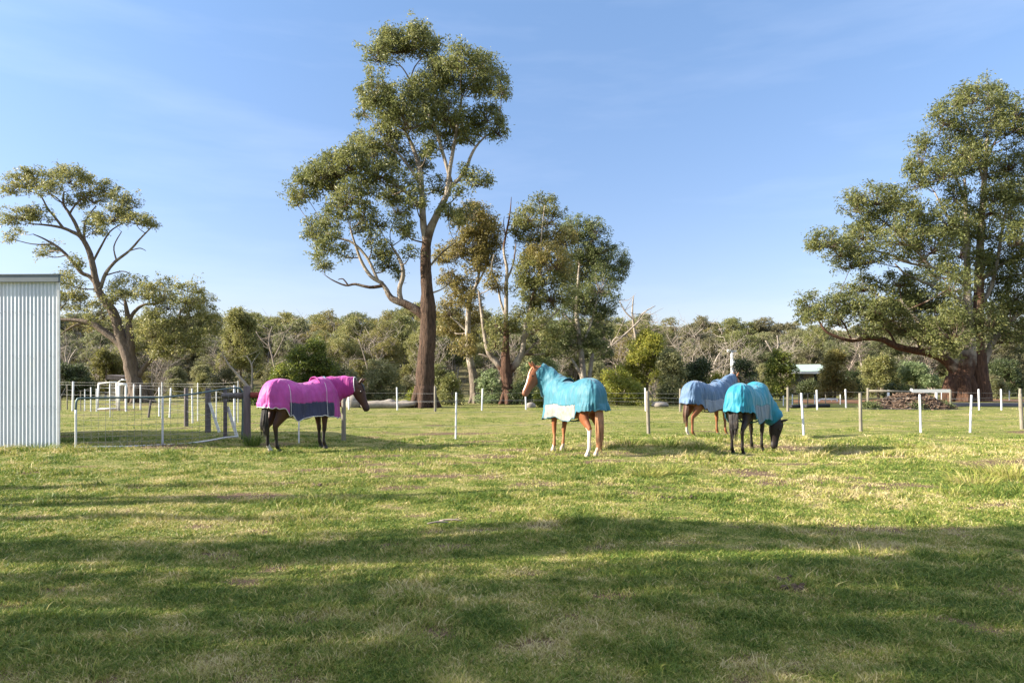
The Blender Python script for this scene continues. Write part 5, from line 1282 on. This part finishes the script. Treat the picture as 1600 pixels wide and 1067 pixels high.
    zc = Vf[Q][:, :, 2].mean(1); xc = Vf[Q][:, :, 0].mean(1)
    low = (zc < rug['band'] + .015 * np.sin(xc * 9)) & (xc > -.56) & (xc < .60)
    def sub(mask, nm, mat, par):
        m_ = MB(); m_.add(Vf, Q[mask]); o = m_.build(nm, mat, par)
        import bmesh
        bm = bmesh.new(); bm.from_mesh(o.data); bmesh.ops.delete(bm, geom=[v for v in bm.verts if not v.link_faces], context='VERTS')
        bmesh.ops.remove_doubles(bm, verts=bm.verts, dist=1e-4); bmesh.ops.recalc_face_normals(bm, faces=bm.faces); bm.to_mesh(o.data); bm.free()
        sm = o.modifiers.new('thickness', 'SOLIDIFY'); sm.thickness = .012; sm.offset = 0
        return o
    R = sub(~low, 'rug', rug['m_top'], root)
    sub(low, 'lower_panel', rug['m_low'], R)
    tr = MB()
    ring = V[-1]; ring = np.concatenate([ring, ring[:1]]); tr.tube(ring, [.010] * len(ring), n=6, smooth=1, cap=False)
    for sgn in (1, -1):   # piped seams down the flank
        for xs_ in (-.52, .42):
            js = [jj for jj in range(NF) if (np.sign(oy[jj]) == sgn)]
            jn = min(js, key=lambda jj: abs(ox[jj] - xs_)); tr.tube(V[8:, jn] * [1, 1.006, 1], [.008] * (NQ - 8), n=5, smooth=1)
    tr.build('trim', rug['m_trim'], R)
    st_ = MB()
    for sgn in (1, -1):
        st_.tube([(.10, .33 * sgn, .80), (.0, .16 * sgn, .70), (-.12, -.12 * sgn, .69), (-.22, -.33 * sgn, .78)], [.014] * 4, n=5, smooth=4)
    st_.build('belly_strap', rug['m_trim'], R)
    if hood:
        K = 22
        C = interp_path([np.array((0.36, 0, 1.22))] + [np.array(p, float) for p in neck], K); C = C[:K - 1]
        C[-1] = C[-1] - 0.0 * hd
        u_ = np.linspace(0, 1, K - 1)
        RU = np.interp(u_, [0, .35, .7, 1], [.41, .33, .245, .185]); RV = np.interp(u_, [0, .35, .7, 1], [.27, .20, .145, .125])
        T = np.gradient(C, axis=0); T /= np.linalg.norm(T, axis=1)[:, None]
        nn = 30; ang = np.arange(nn) * 2 * math.pi / nn; rows = []
        for k in range(K - 1):
            s_ = np.cross([0, 0, 1], T[k]); s_ /= np.linalg.norm(s_); uu = np.cross(T[k], s_)
            w_ = 1 + .045 * np.sin(k * 1.25 + 2 * np.cos(ang) + rug['seed']) + .02 * np.sin(k * 2.6 + ang * 3)
            ru = np.where(np.sin(ang) < 0, RU[k] * 1.12, RU[k])
            rows.append(C[k] + (np.cos(ang) * RV[k] * w_)[:, None] * s_ + (np.sin(ang) * ru * w_)[:, None] * uu)
        k, j = np.meshgrid(np.arange(K - 2), np.arange(nn), indexing='ij'); j2 = (j + 1) % nn
        h = MB(); h.add(np.concatenate(rows), np.stack([k * nn + j, k * nn + j2, (k + 1) * nn + j2, (k + 1) * nn + j], -1).reshape(-1, 4))
        ho = h.build('neck_cover', rug['m_hood'], root); sm = ho.modifiers.new('thickness', 'SOLIDIFY'); sm.thickness = .012; sm.offset = 0
        e = MB(); rg = np.concatenate([rows[-1], rows[-1][:1]]); e.tube(rg, [.010] * len(rg), n=5, smooth=1, cap=False); e.build('trim', rug['m_trim'], ho)
        kk = 7; rg = C[kk] + (rows[kk] - C[kk]) * 1.035; rg = np.concatenate([rg, rg[:1]])
        e = MB(); e.tube(rg, [.026] * len(rg), n=6, smooth=1, cap=False); e.build('neck_band', rug['m_band'], ho)
    return root

def horse_at(px, y): 
    d = CAMH * FPX / (y - HY); return gp(px, d)
navy = cloth_mat('navy_cloth', (0.020, 0.023, 0.058), stain=0.06); white_trim = cloth_mat('pale_piping', (0.62, 0.60, 0.60)); black_trim = cloth_mat('black_binding', (0.02, 0.025, 0.035))
pink = cloth_mat('pink_rug_cloth', (0.37, 0.046, 0.255)); pink_hood = cloth_mat('magenta_hood_cloth', (0.34, 0.024, 0.215)); teal = cloth_mat('teal_rug_cloth', (0.026, 0.145, 0.195)); cream = cloth_mat('dirty_cream_cloth', (0.28, 0.245, 0.215), stain=0.45)
greyblue = cloth_mat('grey_blue_rug_cloth', (0.075, 0.140, 0.24)); greylow = cloth_mat('pale_grey_blue_cloth', (0.18, 0.22, 0.28)); turq = cloth_mat('turquoise_rug_cloth', (0.008, 0.185, 0.265)); turqlow = cloth_mat('grey_mesh_cloth', (0.075, 0.13, 0.17))
slate = cloth_mat('slate_blue_cloth', (0.09, 0.14, 0.22))
D2R = math.radians
def wdir(x, y, z): return (x, y, z)
horse('horse', horse_at(474, 700), D2R(51), 1.02, [(.64, 0, 1.30), (.92, -.16, 1.40), (1.13, -.44, 1.44)], wdir(.42, -.10, -.90), wdir(.86, -.1, .5),
      dict(base=(.060, .022, .012), leg=(.014, .010, .009), tail=(.012, .010, .010), socks=[(False, 1, .17, (.6, .57, .53))], muzzle=(.018, .014, .012)),
      dict(m_top=pink, m_low=navy, m_trim=white_trim, m_hood=pink_hood, m_band=slate, band=1.06, seed=1.0, rear=.22),
      'dark bay horse in a pink and navy rug beside the strainer post', hind_shift=(.0, .05), front_shift=(.03, -.05))
horse('horse', horse_at(894, 708.5), D2R(119), 1.0, [(.60, .04, 1.36), (.78, .15, 1.60), (.90, .32, 1.77)], wdir(-.46, -.22, -.86), wdir(-.84, -.30, .46),
      dict(base=(.27, .095, .036), leg=(.36, .15, .065), tail=(.40, .20, .10), socks=[(False, 1, .56, (.72, .66, .58)), (True, 1, .13, (.6, .5, .42)), (True, -1, .13, (.6, .5, .42)), (False, -1, .16, (.6, .5, .42))], hoof=(.42, .36, .3), muzzle=(.22, .1, .06), blaze=True),
      dict(m_top=teal, m_low=cream, m_trim=teal, m_hood=teal, m_band=black_trim, band=1.02, seed=2.3, rear=.20, tail_len=.1),
      'chestnut horse in a teal and cream rug and hood', hind_shift=(.0, .06), front_shift=(.0, .06))
horse('horse', horse_at(1108, 683), D2R(33), .93, [(.62, 0, 1.32), (.90, .02, 1.52), (1.14, .05, 1.62)], wdir(.60, .45, -.65), wdir(.5, .3, .8),
      dict(base=(.30, .11, .045), leg=(.26, .095, .04), tail=(.10, .045, .025), socks=[(False, 1, .30, (.6, .54, .48))]),
      dict(m_top=greyblue, m_low=greylow, m_trim=black_trim, m_hood=greyblue, m_band=black_trim, band=1.05, seed=3.1, rear=.20),
      'chestnut horse in a grey blue rug behind the black grazing horse', hind_shift=(.02, -.04), front_shift=(.0, .05))
horse('horse', horse_at(1171, 704.5), D2R(52), .95, [(.66, -.05, 1.10), (.84, -.18, .90), (.94, -.34, .68)], wdir(-.12, -.05, -.97), wdir(.95, -.25, -.1),
      dict(base=(.018, .012, .010), leg=(.012, .009, .008), tail=(.010, .008, .008), muzzle=(.012, .01, .01), hoof=(.02, .018, .016)),
      dict(m_top=turq, m_low=turqlow, m_trim=turq, m_hood=turq, m_band=turqlow, band=1.08, seed=4.2, rear=.22),
      'black horse in a bright turquoise rug grazing with its head down', hind_shift=(.04, -.04), front_shift=(.05, -.05))
